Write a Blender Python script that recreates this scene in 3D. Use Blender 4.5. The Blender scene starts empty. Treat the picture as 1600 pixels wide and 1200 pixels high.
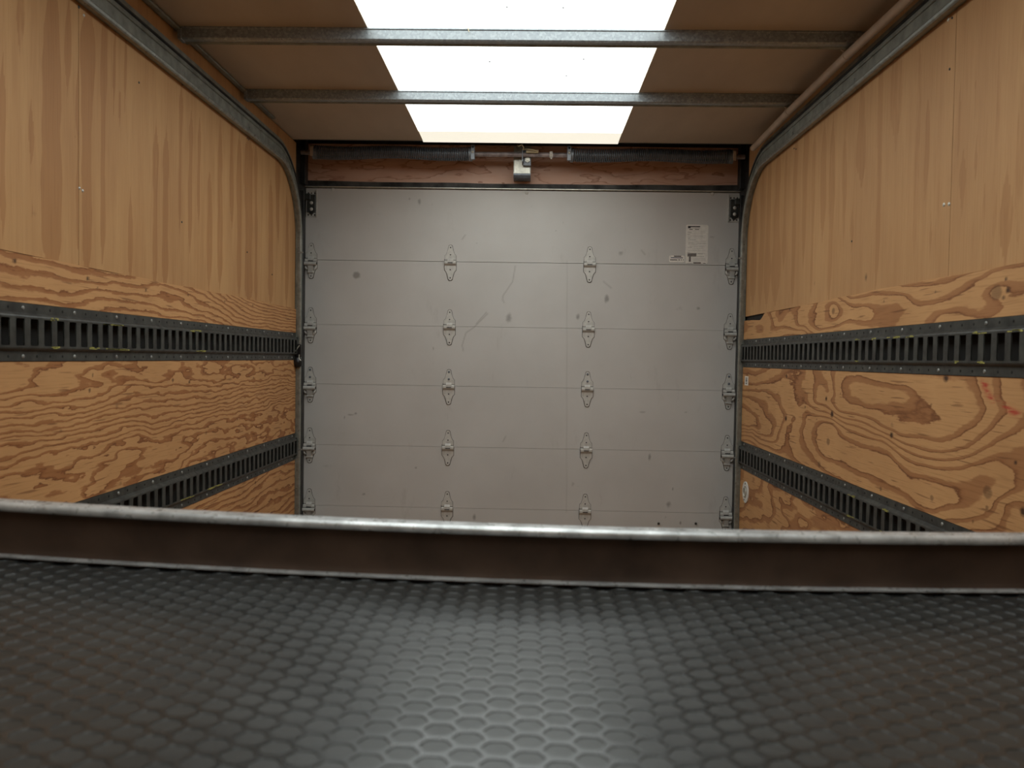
import bpy, math, random
import numpy as np
from mathutils import Matrix, Vector

# ------------------------------------------------------------------ camera, world, exposure
S = bpy.context.scene
COL = S.collection
CZ = 1.25                                   # height of the camera above the cargo floor
CAM = [[0.9996362263661542, 0.021791563386042153, 0.015891592167769177],
       [-0.021288023925819653, 0.9992865934546262, -0.0311949383583665],
       [-0.016560041478460304, 0.030845289867995448, 0.9993869786620151]]
cd = bpy.data.cameras.new('camera'); cam = bpy.data.objects.new('camera', cd); COL.objects.link(cam)
r_, f_, u_ = CAM
cam.matrix_world = Matrix(((r_[0], u_[0], -f_[0], 0), (r_[1], u_[1], -f_[1], 0), (r_[2], u_[2], -f_[2], CZ), (0, 0, 0, 1)))
cd.sensor_width = 36; cd.lens = 1281.34 / 1600 * 36; cd.clip_start = .02; cd.clip_end = 60
cd.dof.use_dof = True; cd.dof.focus_distance = 3.4; cd.dof.aperture_fstop = 6.0
S.camera = cam
w = bpy.data.worlds.new('world'); S.world = w; w.use_nodes = True
w.node_tree.nodes['Background'].inputs[0].default_value = (.75, .86, 1, 1)
w.node_tree.nodes['Background'].inputs[1].default_value = .4
S.view_settings.view_transform = 'Standard'; S.view_settings.look = 'None'
S.view_settings.gamma = 1; S.view_settings.use_curve_mapping = False
S.view_settings.exposure = 0.0
SKY_L = 3.2                                  # radiance of the backlit translucent roof panel
SKY_C = (.93, 1.0, .985)

random.seed(4)
XL, XR = -1.112, 1.001                      # faces of the plywood walls
ZC = 1.005                                  # ceiling (all z below are relative to the camera)
YD = 4.10                                   # door face

# ------------------------------------------------------------------ mesh helper
class MB:
    def __init__(s): s.v = []; s.f = []; s.sm = []; s.mi = []
    def add(s, vs, fs, smooth=False, mi=0):
        n = len(s.v); s.v += [tuple(p) for p in vs]
        for f in fs: s.f.append([i + n for i in f]); s.sm.append(smooth); s.mi.append(mi)
    def box(s, x0, x1, y0, y1, z0, z1, c=0, mi=0):
        if x0 > x1: x0, x1 = x1, x0
        if c <= 0:
            v = [(x, y, z) for z in (z0, z1) for y in (y0, y1) for x in (x0, x1)]
            s.add(v, [(0, 2, 3, 1), (4, 5, 7, 6), (0, 1, 5, 4), (2, 6, 7, 3), (0, 4, 6, 2), (1, 3, 7, 5)], mi=mi); return
        v = []; idx = {}
        for sx in (0, 1):
            for sy in (0, 1):
                for sz in (0, 1):
                    X = (x0, x1)[sx]; Y = (y0, y1)[sy]; Z = (z0, z1)[sz]
                    dx = c * (1 - 2 * sx); dy = c * (1 - 2 * sy); dz = c * (1 - 2 * sz)
                    for a, p in enumerate(((X, Y + dy, Z + dz), (X + dx, Y, Z + dz), (X + dx, Y + dy, Z))):
                        idx[(sx, sy, sz, a)] = len(v); v.append(p)
        I = idx; fs = []
        for t in (0, 1):
            fs.append([I[(t, 0, 0, 0)], I[(t, 0, 1, 0)], I[(t, 1, 1, 0)], I[(t, 1, 0, 0)]][::(1, -1)[t]])
            fs.append([I[(0, t, 0, 1)], I[(1, t, 0, 1)], I[(1, t, 1, 1)], I[(0, t, 1, 1)]][::(1, -1)[t]])
            fs.append([I[(0, 0, t, 2)], I[(0, 1, t, 2)], I[(1, 1, t, 2)], I[(1, 0, t, 2)]][::(1, -1)[t]])
        for a in (0, 1):
            for b in (0, 1):
                fs.append([I[(0, a, b, 1)], I[(1, a, b, 1)], I[(1, a, b, 2)], I[(0, a, b, 2)]])
                fs.append([I[(a, 0, b, 0)], I[(a, 1, b, 0)], I[(a, 1, b, 2)], I[(a, 0, b, 2)]])
                fs.append([I[(a, b, 0, 0)], I[(a, b, 1, 0)], I[(a, b, 1, 1)], I[(a, b, 0, 1)]])
        for k in I:
            if k[3] == 0: fs.append([I[k[:3] + (0,)], I[k[:3] + (1,)], I[k[:3] + (2,)]])
        s.add(v, fs, mi=mi)
    def tube(s, path, r, n=10, caps=True, mi=0, radii=None):
        P = [Vector(p) for p in path]; up = None; rings = []
        for i, p in enumerate(P):
            t = (P[min(i + 1, len(P) - 1)] - P[max(i - 1, 0)]).normalized()
            if up is None:
                up = Vector((0, 0, 1)) if abs(t.z) < .9 else Vector((1, 0, 0))
            a = (up - t * up.dot(t)).normalized(); b = t.cross(a); up = a
            rr = radii[i] if radii else r
            rings.append([p + (a * math.cos(2 * math.pi * k / n) + b * math.sin(2 * math.pi * k / n)) * rr for k in range(n)])
        v = [q for g in rings for q in g]; fs = []
        for i in range(len(P) - 1):
            for k in range(n):
                k2 = (k + 1) % n
                fs.append((i * n + k, i * n + k2, (i + 1) * n + k2, (i + 1) * n + k))
        s.add(v, fs, True, mi)
        if caps:
            s.add(rings[0], [tuple(range(n))[::-1]], mi=mi); s.add(rings[-1], [tuple(range(n))], mi=mi)
    def cyl(s, a, b, r, n=12, r2=None, mi=0):
        s.tube([a, b], r, n, True, mi, [r, r if r2 is None else r2])
    def dome(s, c, axis, r, h, n=10, mi=0):
        ax = Vector(axis).normalized(); a = ax.orthogonal().normalized(); b = ax.cross(a); c = Vector(c)
        v = []
        for rr, hh in ((r, 0), (r * .92, h * .45), (r * .6, h * .85)):
            for k in range(n):
                t = 2 * math.pi * k / n; v.append(c + (a * math.cos(t) + b * math.sin(t)) * rr + ax * hh)
        v.append(c + ax * h); fs = []
        for i in range(2):
            for k in range(n): fs.append((i * n + k, i * n + (k + 1) % n, (i + 1) * n + (k + 1) % n, (i + 1) * n + k))
        for k in range(n): fs.append((2 * n + k, 2 * n + (k + 1) % n, 3 * n))
        s.add(v, fs, True, mi)
    def prism(s, outline, fn0, fn1, mi=0, smooth=False):
        n = len(outline); a = [fn0(*p) for p in outline]; b = [fn1(*p) for p in outline]
        s.add(a, [tuple(range(n))[::-1]], mi=mi); s.add(b, [tuple(range(n))], mi=mi)
        s.add(a + b, [(i, (i + 1) % n, n + (i + 1) % n, n + i) for i in range(n)], smooth, mi)
    def build(s, name, mats, parent=None, z=CZ, label=None):
        me = bpy.data.meshes.new(name)
        me.from_pydata([(p[0], p[1], p[2] + (z if parent is None or parent.get('_w') else 0)) for p in s.v], [], s.f)
        if not isinstance(mats, (list, tuple)): mats = [mats]
        for m in mats: me.materials.append(m)
        me.polygons.foreach_set('use_smooth', s.sm); me.polygons.foreach_set('material_index', s.mi); me.update()
        o = bpy.data.objects.new(name, me); COL.objects.link(o)
        if parent is not None:
            o.parent = parent
        if label: o['label'] = label
        return o

def empty(name, loc=(0, 0, 0)):
    o = bpy.data.objects.new(name, None); COL.objects.link(o); o.location = (loc[0], loc[1], loc[2]); o.empty_display_size = .1
    return o
def tag(o, label=None, cat=None, group=None, kind=None):
    if label: o['label'] = label
    if cat: o['category'] = cat
    if group: o['group'] = group
    if kind: o['kind'] = kind
    return o
class Sub:
    """collects child meshes given in camera-relative coordinates under a root or a part whose world origin is org"""
    def __init__(s, root, org): s.root = root; s.org = org
    def put(s, mb, name, mats, label=None, kind=None):
        o = mb.build(name, mats, None, 0)
        ox, oy, oz = s.org
        co = np.empty(len(o.data.vertices) * 3); o.data.vertices.foreach_get('co', co); co = co.reshape(-1, 3)
        co += np.array([-ox, -oy, CZ - oz]); o.data.vertices.foreach_set('co', co.ravel()); o.data.update()
        o.parent = s.root
        if label: o['label'] = label
        if kind: o['kind'] = kind
        return o
def top(mb, name, mats, org=(0, 0, 0)):
    """a top-level mesh with its origin at org (world)"""
    o = mb.build(name, mats, None, 0)
    co = np.empty(len(o.data.vertices) * 3); o.data.vertices.foreach_get('co', co); co = co.reshape(-1, 3)
    co += np.array([-org[0], -org[1], CZ - org[2]]); o.data.vertices.foreach_set('co', co.ravel()); o.data.update()
    o.location = org
    return o

# ------------------------------------------------------------------ numpy noise
def vnoise(x, y, seed=0):
    x = np.asarray(x, float); y = np.asarray(y, float); x, y = np.broadcast_arrays(x, y)
    xi = np.floor(x).astype(np.int64); yi = np.floor(y).astype(np.int64); fx = x - xi; fy = y - yi
    fx = fx * fx * fx * (fx * (fx * 6 - 15) + 10); fy = fy * fy * fy * (fy * (fy * 6 - 15) + 10)
    def h(a, b):
        n = (a * 374761393 + b * 668265263 + seed * 1274126177) & 0xffffffff
        n = ((n ^ (n >> 13)) * 1274126177) & 0xffffffff
        return ((n ^ (n >> 16)) & 0xffff) / 65535.0
    return (h(xi, yi) * (1 - fx) + h(xi + 1, yi) * fx) * (1 - fy) + (h(xi, yi + 1) * (1 - fx) + h(xi + 1, yi + 1) * fx) * fy
def fbm(x, y, seed=0, o=4):
    t = 0; a = .5
    for k in range(o): t = t + a * (vnoise(x * 2 ** k, y * 2 ** k, seed + k * 17) - .5); a *= .5
    return t * 2
def sm(e0, e1, x):
    t = np.clip((x - e0) / (e1 - e0), 0, 1); return t * t * (3 - 2 * t)

# ------------------------------------------------------------------ back-projection of measured points onto real planes
MM = np.array(CAM)
def ray(px, py): return MM.T @ np.array([(px - 800) / 1281.34, 1, -(py - 600) / 1281.34])
def onX(px, py, X): d = ray(px, py); return d * X / d[0]
def onY(px, py, Y): d = ray(px, py); return d * Y / d[1]

# ------------------------------------------------------------------ materials
def mat(name):
    m = bpy.data.materials.new(name); m.use_nodes = True
    nt = m.node_tree; return m, nt, nt.nodes['Principled BSDF']
def N(nt, t, **k):
    n = nt.nodes.new(t)
    for a, b in k.items(): setattr(n, a, b)
    return n
def coords(nt, scale=(1, 1, 1), rot=(0, 0, 0)):
    tc = N(nt, 'ShaderNodeTexCoord'); mp = N(nt, 'ShaderNodeMapping')
    mp.inputs['Scale'].default_value = scale; mp.inputs['Rotation'].default_value = rot
    nt.links.new(tc.outputs['Object'], mp.inputs[0]); return mp.outputs[0]
def noise(nt, vec, scale, detail=3, rough=.55):
    n = N(nt, 'ShaderNodeTexNoise'); n.inputs['Scale'].default_value = scale; n.inputs['Detail'].default_value = detail
    n.inputs['Roughness'].default_value = rough
    if vec is not None: nt.links.new(vec, n.inputs['Vector'])
    return n.outputs[0]
def math_(nt, op, a, b=None, c=None):
    n = N(nt, 'ShaderNodeMath', operation=op)
    for i, q in enumerate((a, b, c)):
        if q is None: continue
        if isinstance(q, (int, float)): n.inputs[i].default_value = q
        else: nt.links.new(q, n.inputs[i])
    return n.outputs[0]
def ramp(nt, fac, stops, interp='LINEAR'):
    n = N(nt, 'ShaderNodeValToRGB'); n.color_ramp.interpolation = interp
    e = n.color_ramp.elements
    while len(e) < len(stops): e.new(.5)
    for i, (p, c) in enumerate(stops): e[i].position = p; e[i].color = (c[0], c[1], c[2], 1) if not isinstance(c, (int, float)) else (c, c, c, 1)
    nt.links.new(fac, n.inputs[0]); return n.outputs[0]
def mixc(nt, fac, a, b, blend='MIX'):
    n = N(nt, 'ShaderNodeMix', data_type='RGBA', blend_type=blend)
    for i, q in ((0, fac), (6, a), (7, b)):
        if isinstance(q, (int, float)): n.inputs[i].default_value = q
        elif isinstance(q, tuple): n.inputs[i].default_value = (*q, 1)
        else: nt.links.new(q, n.inputs[i])
    return n.outputs[2]
def attr(nt, name):
    n = N(nt, 'ShaderNodeAttribute', attribute_name=name); return n.outputs['Fac']
def bump(nt, bs, h, strength=.2, dist=.002):
    b = N(nt, 'ShaderNodeBump'); b.inputs['Strength'].default_value = strength; b.inputs['Distance'].default_value = dist
    nt.links.new(h, b.inputs['Height']); nt.links.new(b.outputs[0], bs.inputs['Normal'])

def simple(name, col, rough=.5, metal=0, var=.12, vs=12, bumps=0, spec=.5, col2=None):
    m, nt, bs = mat(name); v = coords(nt)
    n = noise(nt, v, vs, 4)
    c2 = col2 if col2 else tuple(max(0, x * (1 - 2 * var)) for x in col)
    c1 = tuple(min(1, x * (1 + var)) for x in col)
    nt.links.new(ramp(nt, n, [(.3, c2), (.7, c1)]), bs.inputs['Base Color'])
    bs.inputs['Roughness'].default_value = rough; bs.inputs['Metallic'].default_value = metal
    bs.inputs['Specular IOR Level'].default_value = spec
    nt.links.new(ramp(nt, noise(nt, v, vs * 2.3, 3), [(.2, max(.05, rough - .12)), (.8, min(1, rough + .12))]), bs.inputs['Roughness'])
    if bumps: bump(nt, bs, noise(nt, v, vs * 8, 4), bumps, .002)
    return m

def flame_ply(name, light, dark, dark2, warp=.35):
    """rotary-cut plywood, grain along Y: bands follow the per-vertex 'phase'"""
    m, nt, bs = mat(name)
    v = coords(nt, (1, 1, 1)); g = coords(nt, (1, .16, 1)); fine = coords(nt, (1, .03, 1))
    P = attr(nt, 'phase')
    n1 = noise(nt, g, 75, 5, .7); n2 = noise(nt, coords(nt, (1, .4, 1)), 16, 3, .5)
    P = math_(nt, 'ADD', P, math_(nt, 'MULTIPLY', math_(nt, 'SUBTRACT', n1, .5), warp))
    P = math_(nt, 'ADD', P, math_(nt, 'MULTIPLY', math_(nt, 'SUBTRACT', n2, .5), warp * 1.2))
    fr = math_(nt, 'FRACT', math_(nt, 'ADD', P, .5))
    band = ramp(nt, fr, [(0, 0.), (.25, 0.), (.33, .75), (.5, .8), (.6, 1.), (.635, .9), (.66, 0.), (1., 0.)])
    col = mixc(nt, band, light, dark)
    # slender dark latewood lines just inside the sharp side of the bands
    line = ramp(nt, fr, [(.55, 0.), (.62, 1.), (.66, 0.)])
    lm = math_(nt, 'MULTIPLY', line, ramp(nt, noise(nt, g, 22, 2), [(.38, 0.), (.55, .9)]))
    col = mixc(nt, lm, col, dark2)
    # mottling
    mo = ramp(nt, noise(nt, v, 3.2, 3), [(.3, (.90, .86, .82)), (.7, (1.06, 1.05, 1.03))])
    col = mixc(nt, 1.0, col, mo, 'MULTIPLY')
    st = ramp(nt, noise(nt, fine, 260, 2), [(.34, (.80, .76, .72)), (.47, (1, 1, 1)), (1, (1.02, 1.02, 1.02))])
    col = mixc(nt, .7, col, st, 'MULTIPLY')
    ck = ramp(nt, noise(nt, coords(nt, (1, .05, 1)), 130, 1), [(.30, 1.), (.34, 0.)])
    col = mixc(nt, math_(nt, 'MULTIPLY', ck, .6), col, dark2)
    kn = attr(nt, 'knot')
    kr = ramp(nt, math_(nt, 'ADD', kn, math_(nt, 'MULTIPLY', math_(nt, 'SUBTRACT', noise(nt, v, 90, 3), .5), .35)), [(.3, 0.), (.55, .45), (.8, .55), (.9, 1.)])
    col = mixc(nt, kr, col, (.075, .035, .018))
    rd = attr(nt, 'crayon')
    col = mixc(nt, math_(nt, 'MULTIPLY', rd, ramp(nt, noise(nt, g, 90, 3), [(.4, 0.), (.56, .8)])), col, (.45, .05, .03))
    nt.links.new(col, bs.inputs['Base Color'])
    bs.inputs['Roughness'].default_value = .62; bs.inputs['Specular IOR Level'].default_value = .3
    bump(nt, bs, math_(nt, 'ADD', math_(nt, 'MULTIPLY', band, .6), noise(nt, fine, 260, 2)), .25, .001)
    return m

def band_ply(name, light, dark, line):
    """smooth face veneer, grain along Z: 'band' and 'line' are stored per vertex"""
    m, nt, bs = mat(name)
    v = coords(nt); fine = coords(nt, (1, 1, .03)); g = coords(nt, (1, 1, .12))
    b = math_(nt, 'ADD', attr(nt, 'band'), math_(nt, 'MULTIPLY', math_(nt, 'SUBTRACT', noise(nt, g, 70, 3), .5), .5))
    bb = ramp(nt, b, [(.34, 0.), (.47, 1.)])
    soft = ramp(nt, noise(nt, coords(nt, (1, 1, .10)), 16, 5, .65), [(.40, 0.), (.66, .42)])
    col = mixc(nt, math_(nt, 'MULTIPLY', bb, .75), light, dark)
    col = mixc(nt, soft, col, dark)
    mo = ramp(nt, noise(nt, coords(nt, (1, 1, .5)), 2.6, 4), [(.3, (.90, .86, .84)), (.7, (1.05, 1.04, 1.02))])
    col = mixc(nt, 1.0, col, mo, 'MULTIPLY')
    st = ramp(nt, noise(nt, fine, 240, 2), [(.34, (.90, .87, .85)), (.5, (1, 1, 1))])
    col = mixc(nt, .7, col, st, 'MULTIPLY')
    col = mixc(nt, math_(nt, 'MULTIPLY', attr(nt, 'line'), .75), col, line)
    kn = attr(nt, 'knot')
    col = mixc(nt, ramp(nt, math_(nt, 'ADD', kn, math_(nt, 'MULTIPLY', math_(nt, 'SUBTRACT', noise(nt, v, 80, 3), .5), .3)), [(.3, 0.), (.9, .9)]), col, (.12, .06, .03))
    nt.links.new(col, bs.inputs['Base Color'])
    bs.inputs['Roughness'].default_value = .6; bs.inputs['Specular IOR Level'].default_value = .3
    bump(nt, bs, noise(nt, fine, 240, 2), .15, .0008)
    return m

LW = (.64, .345, .150); DW = (.43, .185, .070); D2 = (.17, .065, .025)
M = {}
M['flame_left'] = flame_ply('plywood_flame_left', (.56, .305, .130), (.31, .118, .040), D2, .85)
M['flame_right'] = flame_ply('plywood_flame_right', (.575, .32, .140), (.35, .152, .060), D2, .34)
M['veneer_left'] = band_ply('plywood_veneer_left', (.53, .305, .132), (.385, .185, .070), (.28, .12, .05))
M['veneer_right'] = band_ply('plywood_veneer_right', (.53, .305, .137), (.42, .215, .088), (.32, .15, .065))
M['edge_wood'] = simple('plywood_edge', (.45, .24, .11), .7, vs=30)
M['black_steel'] = simple('black_painted_steel', (.040, .041, .036), .42, .0, .35, 25, .1, .5)
M['dark_void'] = simple('dark_liner', (.012, .011, .009), .9, 0, .3, 6)
M['rail'] = simple('aged_galvanized_rail', (.25, .265, .235), .48, .15, .2, 22, .08)
M['rail_lip'] = simple('worn_bright_rail_edge', (.27, .275, .245), .34, .45, .15, 40, .05)
M['screw'] = simple('zinc_screw', (.6, .6, .58), .35, .8, .1, 40)
M['rivet'] = simple('dull_rivet', (.30, .30, .28), .45, .4, .2, 60)
M['yellow'] = simple('yellow_paint_scrape', (.45, .42, .10), .6, 0, .3, 200)
M['hinge'] = simple('grey_zinc_hinge', (.62, .60, .56), .5, .1, .08, 60)
M['grime'] = simple('grimy_edge', (.10, .085, .07), .8, 0, .3, 60)  # dark colour standing in for the shade around the hinge leaves
M['bright'] = simple('bright_zinc', (.62, .60, .52), .35, .5, .12, 50)
M['spring'] = simple('dark_spring_steel', (.15, .17, .20), .34, .2, .2, 40)
M['shaft'] = simple('dark_rusty_shaft', (.40, .34, .34), .38, .2, .3, 30)
M['cone'] = simple('cast_winding_cone', (.25, .27, .30), .45, .4, .15, 60)
M['white'] = simple('white_plastic', (.78, .77, .72), .5, 0, .06, 30)
M['paper'] = simple('white_sticker_paper', (.84, .80, .74), .5, 0, .05, 60)
M['ink'] = simple('dark_printing_ink', (.035, .03, .028), .6, 0, .2, 90)
M['ink2'] = simple('faded_printing_ink', (.20, .175, .16), .6, 0, .2, 90)
M['ink_blue'] = simple('blue_grey_print', (.13, .135, .17), .6, 0, .2, 90)
M['conduit'] = simple('beige_conduit_plastic', (.52, .40, .30), .45, 0, .07, 20)
M['rubber_black'] = simple('black_moulded_rubber', (.012, .012, .013), .35, 0, .3, 30)
M['jamb'] = simple('black_jamb_steel', (.022, .021, .02), .5, 0, .4, 14, .1)
M['seal'] = simple('grimy_grey_seal', (.06, .06, .058), .7, 0, .5, 12, .2)
M['lip_web'] = simple('brown_worn_steel', (.095, .06, .042), .42, .25, .25, 9, .05)
M['lip_top'] = simple('worn_galvanized_top', (.66, .68, .68), .32, .45, .2, 35, .15)
M['floor'] = simple('worn_hardwood_floor', (.30, .19, .11), .6, 0, .25, 5)
M['front'] = simple('front_plywood', (.42, .25, .13), .7, 0, .15, 4)
M['wax'] = simple('yellowed_plastic', (.62, .50, .30), .4, 0, .15, 60)
M['speck'] = simple('dead_bug_speck', (.05, .035, .02), .8)

def ceiling_mat():
    m, nt, bs = mat('brown_roof_lining'); v = coords(nt, (1, .35, 1))
    nt.links.new(ramp(nt, noise(nt, v, 5, 5), [(.3, (.42, .34, .25)), (.7, (.52, .43, .33))]), bs.inputs['Base Color'])
    bs.inputs['Roughness'].default_value = .6; bump(nt, bs, noise(nt, coords(nt), 150, 3), .1, .001); return m
M['ceiling'] = ceiling_mat()

def sky_mat(name, col, L):
    m, nt, bs = mat(name); v = coords(nt)
    c = ramp(nt, noise(nt, v, 3, 4), [(.3, tuple(x * .97 for x in col)), (.7, col)])
    nt.links.new(c, bs.inputs['Emission Color']); bs.inputs['Emission Strength'].default_value = L
    bs.inputs['Base Color'].default_value = (.8, .8, .75, 1); bs.inputs['Roughness'].default_value = .5
    return m
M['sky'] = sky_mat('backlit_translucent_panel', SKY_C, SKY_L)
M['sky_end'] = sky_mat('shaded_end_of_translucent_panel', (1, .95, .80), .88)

def galv_mat():
    m, nt, bs = mat('spangled_galvanized_bow'); v = coords(nt)
    vo = N(nt, 'ShaderNodeTexVoronoi'); vo.inputs['Scale'].default_value = 150; nt.links.new(v, vo.inputs['Vector'])
    c = ramp(nt, vo.outputs['Color'], [(0, (.24, .265, .28)), (.5, (.31, .34, .36)), (1, (.44, .48, .50))])
    nt.links.new(c, bs.inputs['Base Color']); bs.inputs['Metallic'].default_value = .6
    nt.links.new(ramp(nt, vo.outputs['Color'], [(0, .3), (1, .55)]), bs.inputs['Roughness']); return m
M['galv'] = galv_mat()

def door_mat():
    m, nt, bs = mat('beige_grey_door_paint'); v = coords(nt)
    c = ramp(nt, noise(nt, v, 2.5, 5), [(.3, (.555, .532, .505)), (.7, (.625, .605, .58))])
    sg = math_(nt, 'ADD', attr(nt, 'smudge'), math_(nt, 'MULTIPLY', math_(nt, 'SUBTRACT', noise(nt, v, 55, 4, .65), .5), .9))
    c = mixc(nt, ramp(nt, sg, [(.35, 0.), (.9, .55)]), c, (.10, .085, .07))
    gr = ramp(nt, noise(nt, coords(nt, (1, 1, .35)), 9, 6, .7), [(.60, 0.), (.76, .22)])
    c = mixc(nt, gr, c, (.20, .17, .14))
    c = mixc(nt, attr(nt, 'scratch'), c, (.12, .10, .08))
    nt.links.new(c, bs.inputs['Base Color']); bs.inputs['Roughness'].default_value = .48
    bs.inputs['Specular IOR Level'].default_value = .4
    bump(nt, bs, noise(nt, v, 300, 3), .05, .0006); return m
M['door'] = door_mat()

def mat_web():
    m, nt, bs = mat('rubber_mat_web'); v = coords(nt)
    nt.links.new(ramp(nt, noise(nt, v, 9, 5), [(.3, (.014, .016, .016)), (.7, (.026, .028, .028))]), bs.inputs['Base Color'])
    nt.links.new(ramp(nt, noise(nt, v, 14, 4), [(.25, .24), (.75, .34)]), bs.inputs['Roughness'])
    bs.inputs['Specular IOR Level'].default_value = .6; bump(nt, bs, noise(nt, v, 260, 3), .12, .0006); return m
def mat_cell():
    m, nt, bs = mat('rubber_mat_cell'); v = coords(nt)
    nt.links.new(ramp(nt, noise(nt, v, 11, 5), [(.3, (.019, .020, .019)), (.7, (.034, .035, .033))]), bs.inputs['Base Color'])
    nt.links.new(ramp(nt, noise(nt, v, 20, 4), [(.25, .36), (.75, .46)]), bs.inputs['Roughness'])
    bs.inputs['Specular IOR Level'].default_value = .5; bump(nt, bs, noise(nt, v, 400, 4), .3, .0008); return m
M['web'] = mat_web(); M['cell'] = mat_cell()

# ------------------------------------------------------------------ plywood panels
def set_attr(o, name, arr):
    a = o.data.attributes.new(name, 'FLOAT', 'POINT'); a.data.foreach_set('value', np.ascontiguousarray(arr, dtype=np.float32))
def panel(sub, X, side, y0, y1, zf0, zf1, dy, nz, material, fields, label, th=.012):
    """a plywood sheet on a side wall; its face is a fine grid that carries the grain fields. side=+1 faces +X"""
    ny = max(2, int((y1 - y0) / dy) + 1); Y = np.linspace(y0, y1, ny)
    z0 = zf0(Y) if callable(zf0) else np.full(ny, zf0); z1 = zf1(Y) if callable(zf1) else np.full(ny, zf1)
    T = np.linspace(0, 1, nz)[:, None]; Z = z0[None] * (1 - T) + z1[None] * T; YY = np.broadcast_to(Y[None], Z.shape)
    n = ny * nz; co = np.zeros((n, 3)); co[:, 0] = X; co[:, 1] = YY.ravel(); co[:, 2] = Z.ravel()
    i, j = np.meshgrid(np.arange(ny - 1), np.arange(nz - 1)); a = (j * ny + i).ravel()
    q = np.stack([a, a + 1, a + 1 + ny, a + ny], 1)
    if side < 0: q = q[:, ::-1]
    per = list(range(0, ny)) + [k * ny + ny - 1 for k in range(1, nz)] + [(nz - 1) * ny + k for k in range(ny - 2, -1, -1)] + [k * ny for k in range(nz - 2, 0, -1)]
    m = len(per); front = co[per]; back = front.copy(); back[:, 0] -= side * th
    co2 = np.vstack([co, front, back])
    fs = [tuple(x) for x in q.tolist()]
    for k in range(m):
        k2 = (k + 1) % m; t = (n + k, n + m + k, n + m + k2, n + k2); fs.append(t if side > 0 else t[::-1])
    fs.append(tuple(range(n + m, n + 2 * m))[::-1] if side > 0 else tuple(range(n + m, n + 2 * m)))
    mb = MB(); mb.v = co2.tolist(); mb.f = fs; mb.sm = [False] * len(fs); mb.mi = [0] * len(q) + [1] * (len(fs) - len(q))
    o = sub.put(mb, 'plywood_panel', [material, M['edge_wood']], label)
    full = lambda A: np.concatenate([A.ravel(), A.ravel()[per], A.ravel()[per]])
    for k, A in fields(YY, Z).items(): set_attr(o, k, full(np.broadcast_to(A, Z.shape)))
    return o

def knots_field(Y, Z, ks):
    K = np.zeros_like(Z)
    for y, z, r, s in ks:
        d = np.hypot((Y - y) * .8, Z - z); K = np.maximum(K, s * np.exp(-(d / r) ** 4))
    return K
def tps(pts, vals, Y, Z, sy=.42, lam=2e-4):
    P = np.array(pts) * [sy, 1]; v = np.array(vals, float); n = len(P)
    def U(d2): return np.where(d2 > 1e-12, .5 * d2 * np.log(np.maximum(d2, 1e-12)), 0)
    A = U(((P[:, None] - P[None]) ** 2).sum(-1)) + lam * np.eye(n); B = np.hstack([np.ones((n, 1)), P])
    L = np.block([[A, B], [B.T, np.zeros((3, 3))]]); sol = np.linalg.solve(L, np.concatenate([v, np.zeros(3)]))
    Q = np.stack([Y.ravel() * sy, Z.ravel()], 1); out = np.empty(len(Q))
    for i in range(0, len(Q), 20000):
        q = Q[i:i + 20000]; d2 = ((q[:, None] - P[None]) ** 2).sum(-1)
        out[i:i + 20000] = U(d2) @ sol[:n] + sol[n] + q @ sol[n + 1:]
    return out.reshape(Z.shape)

ZERO = lambda Z: np.zeros_like(Z)
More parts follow.
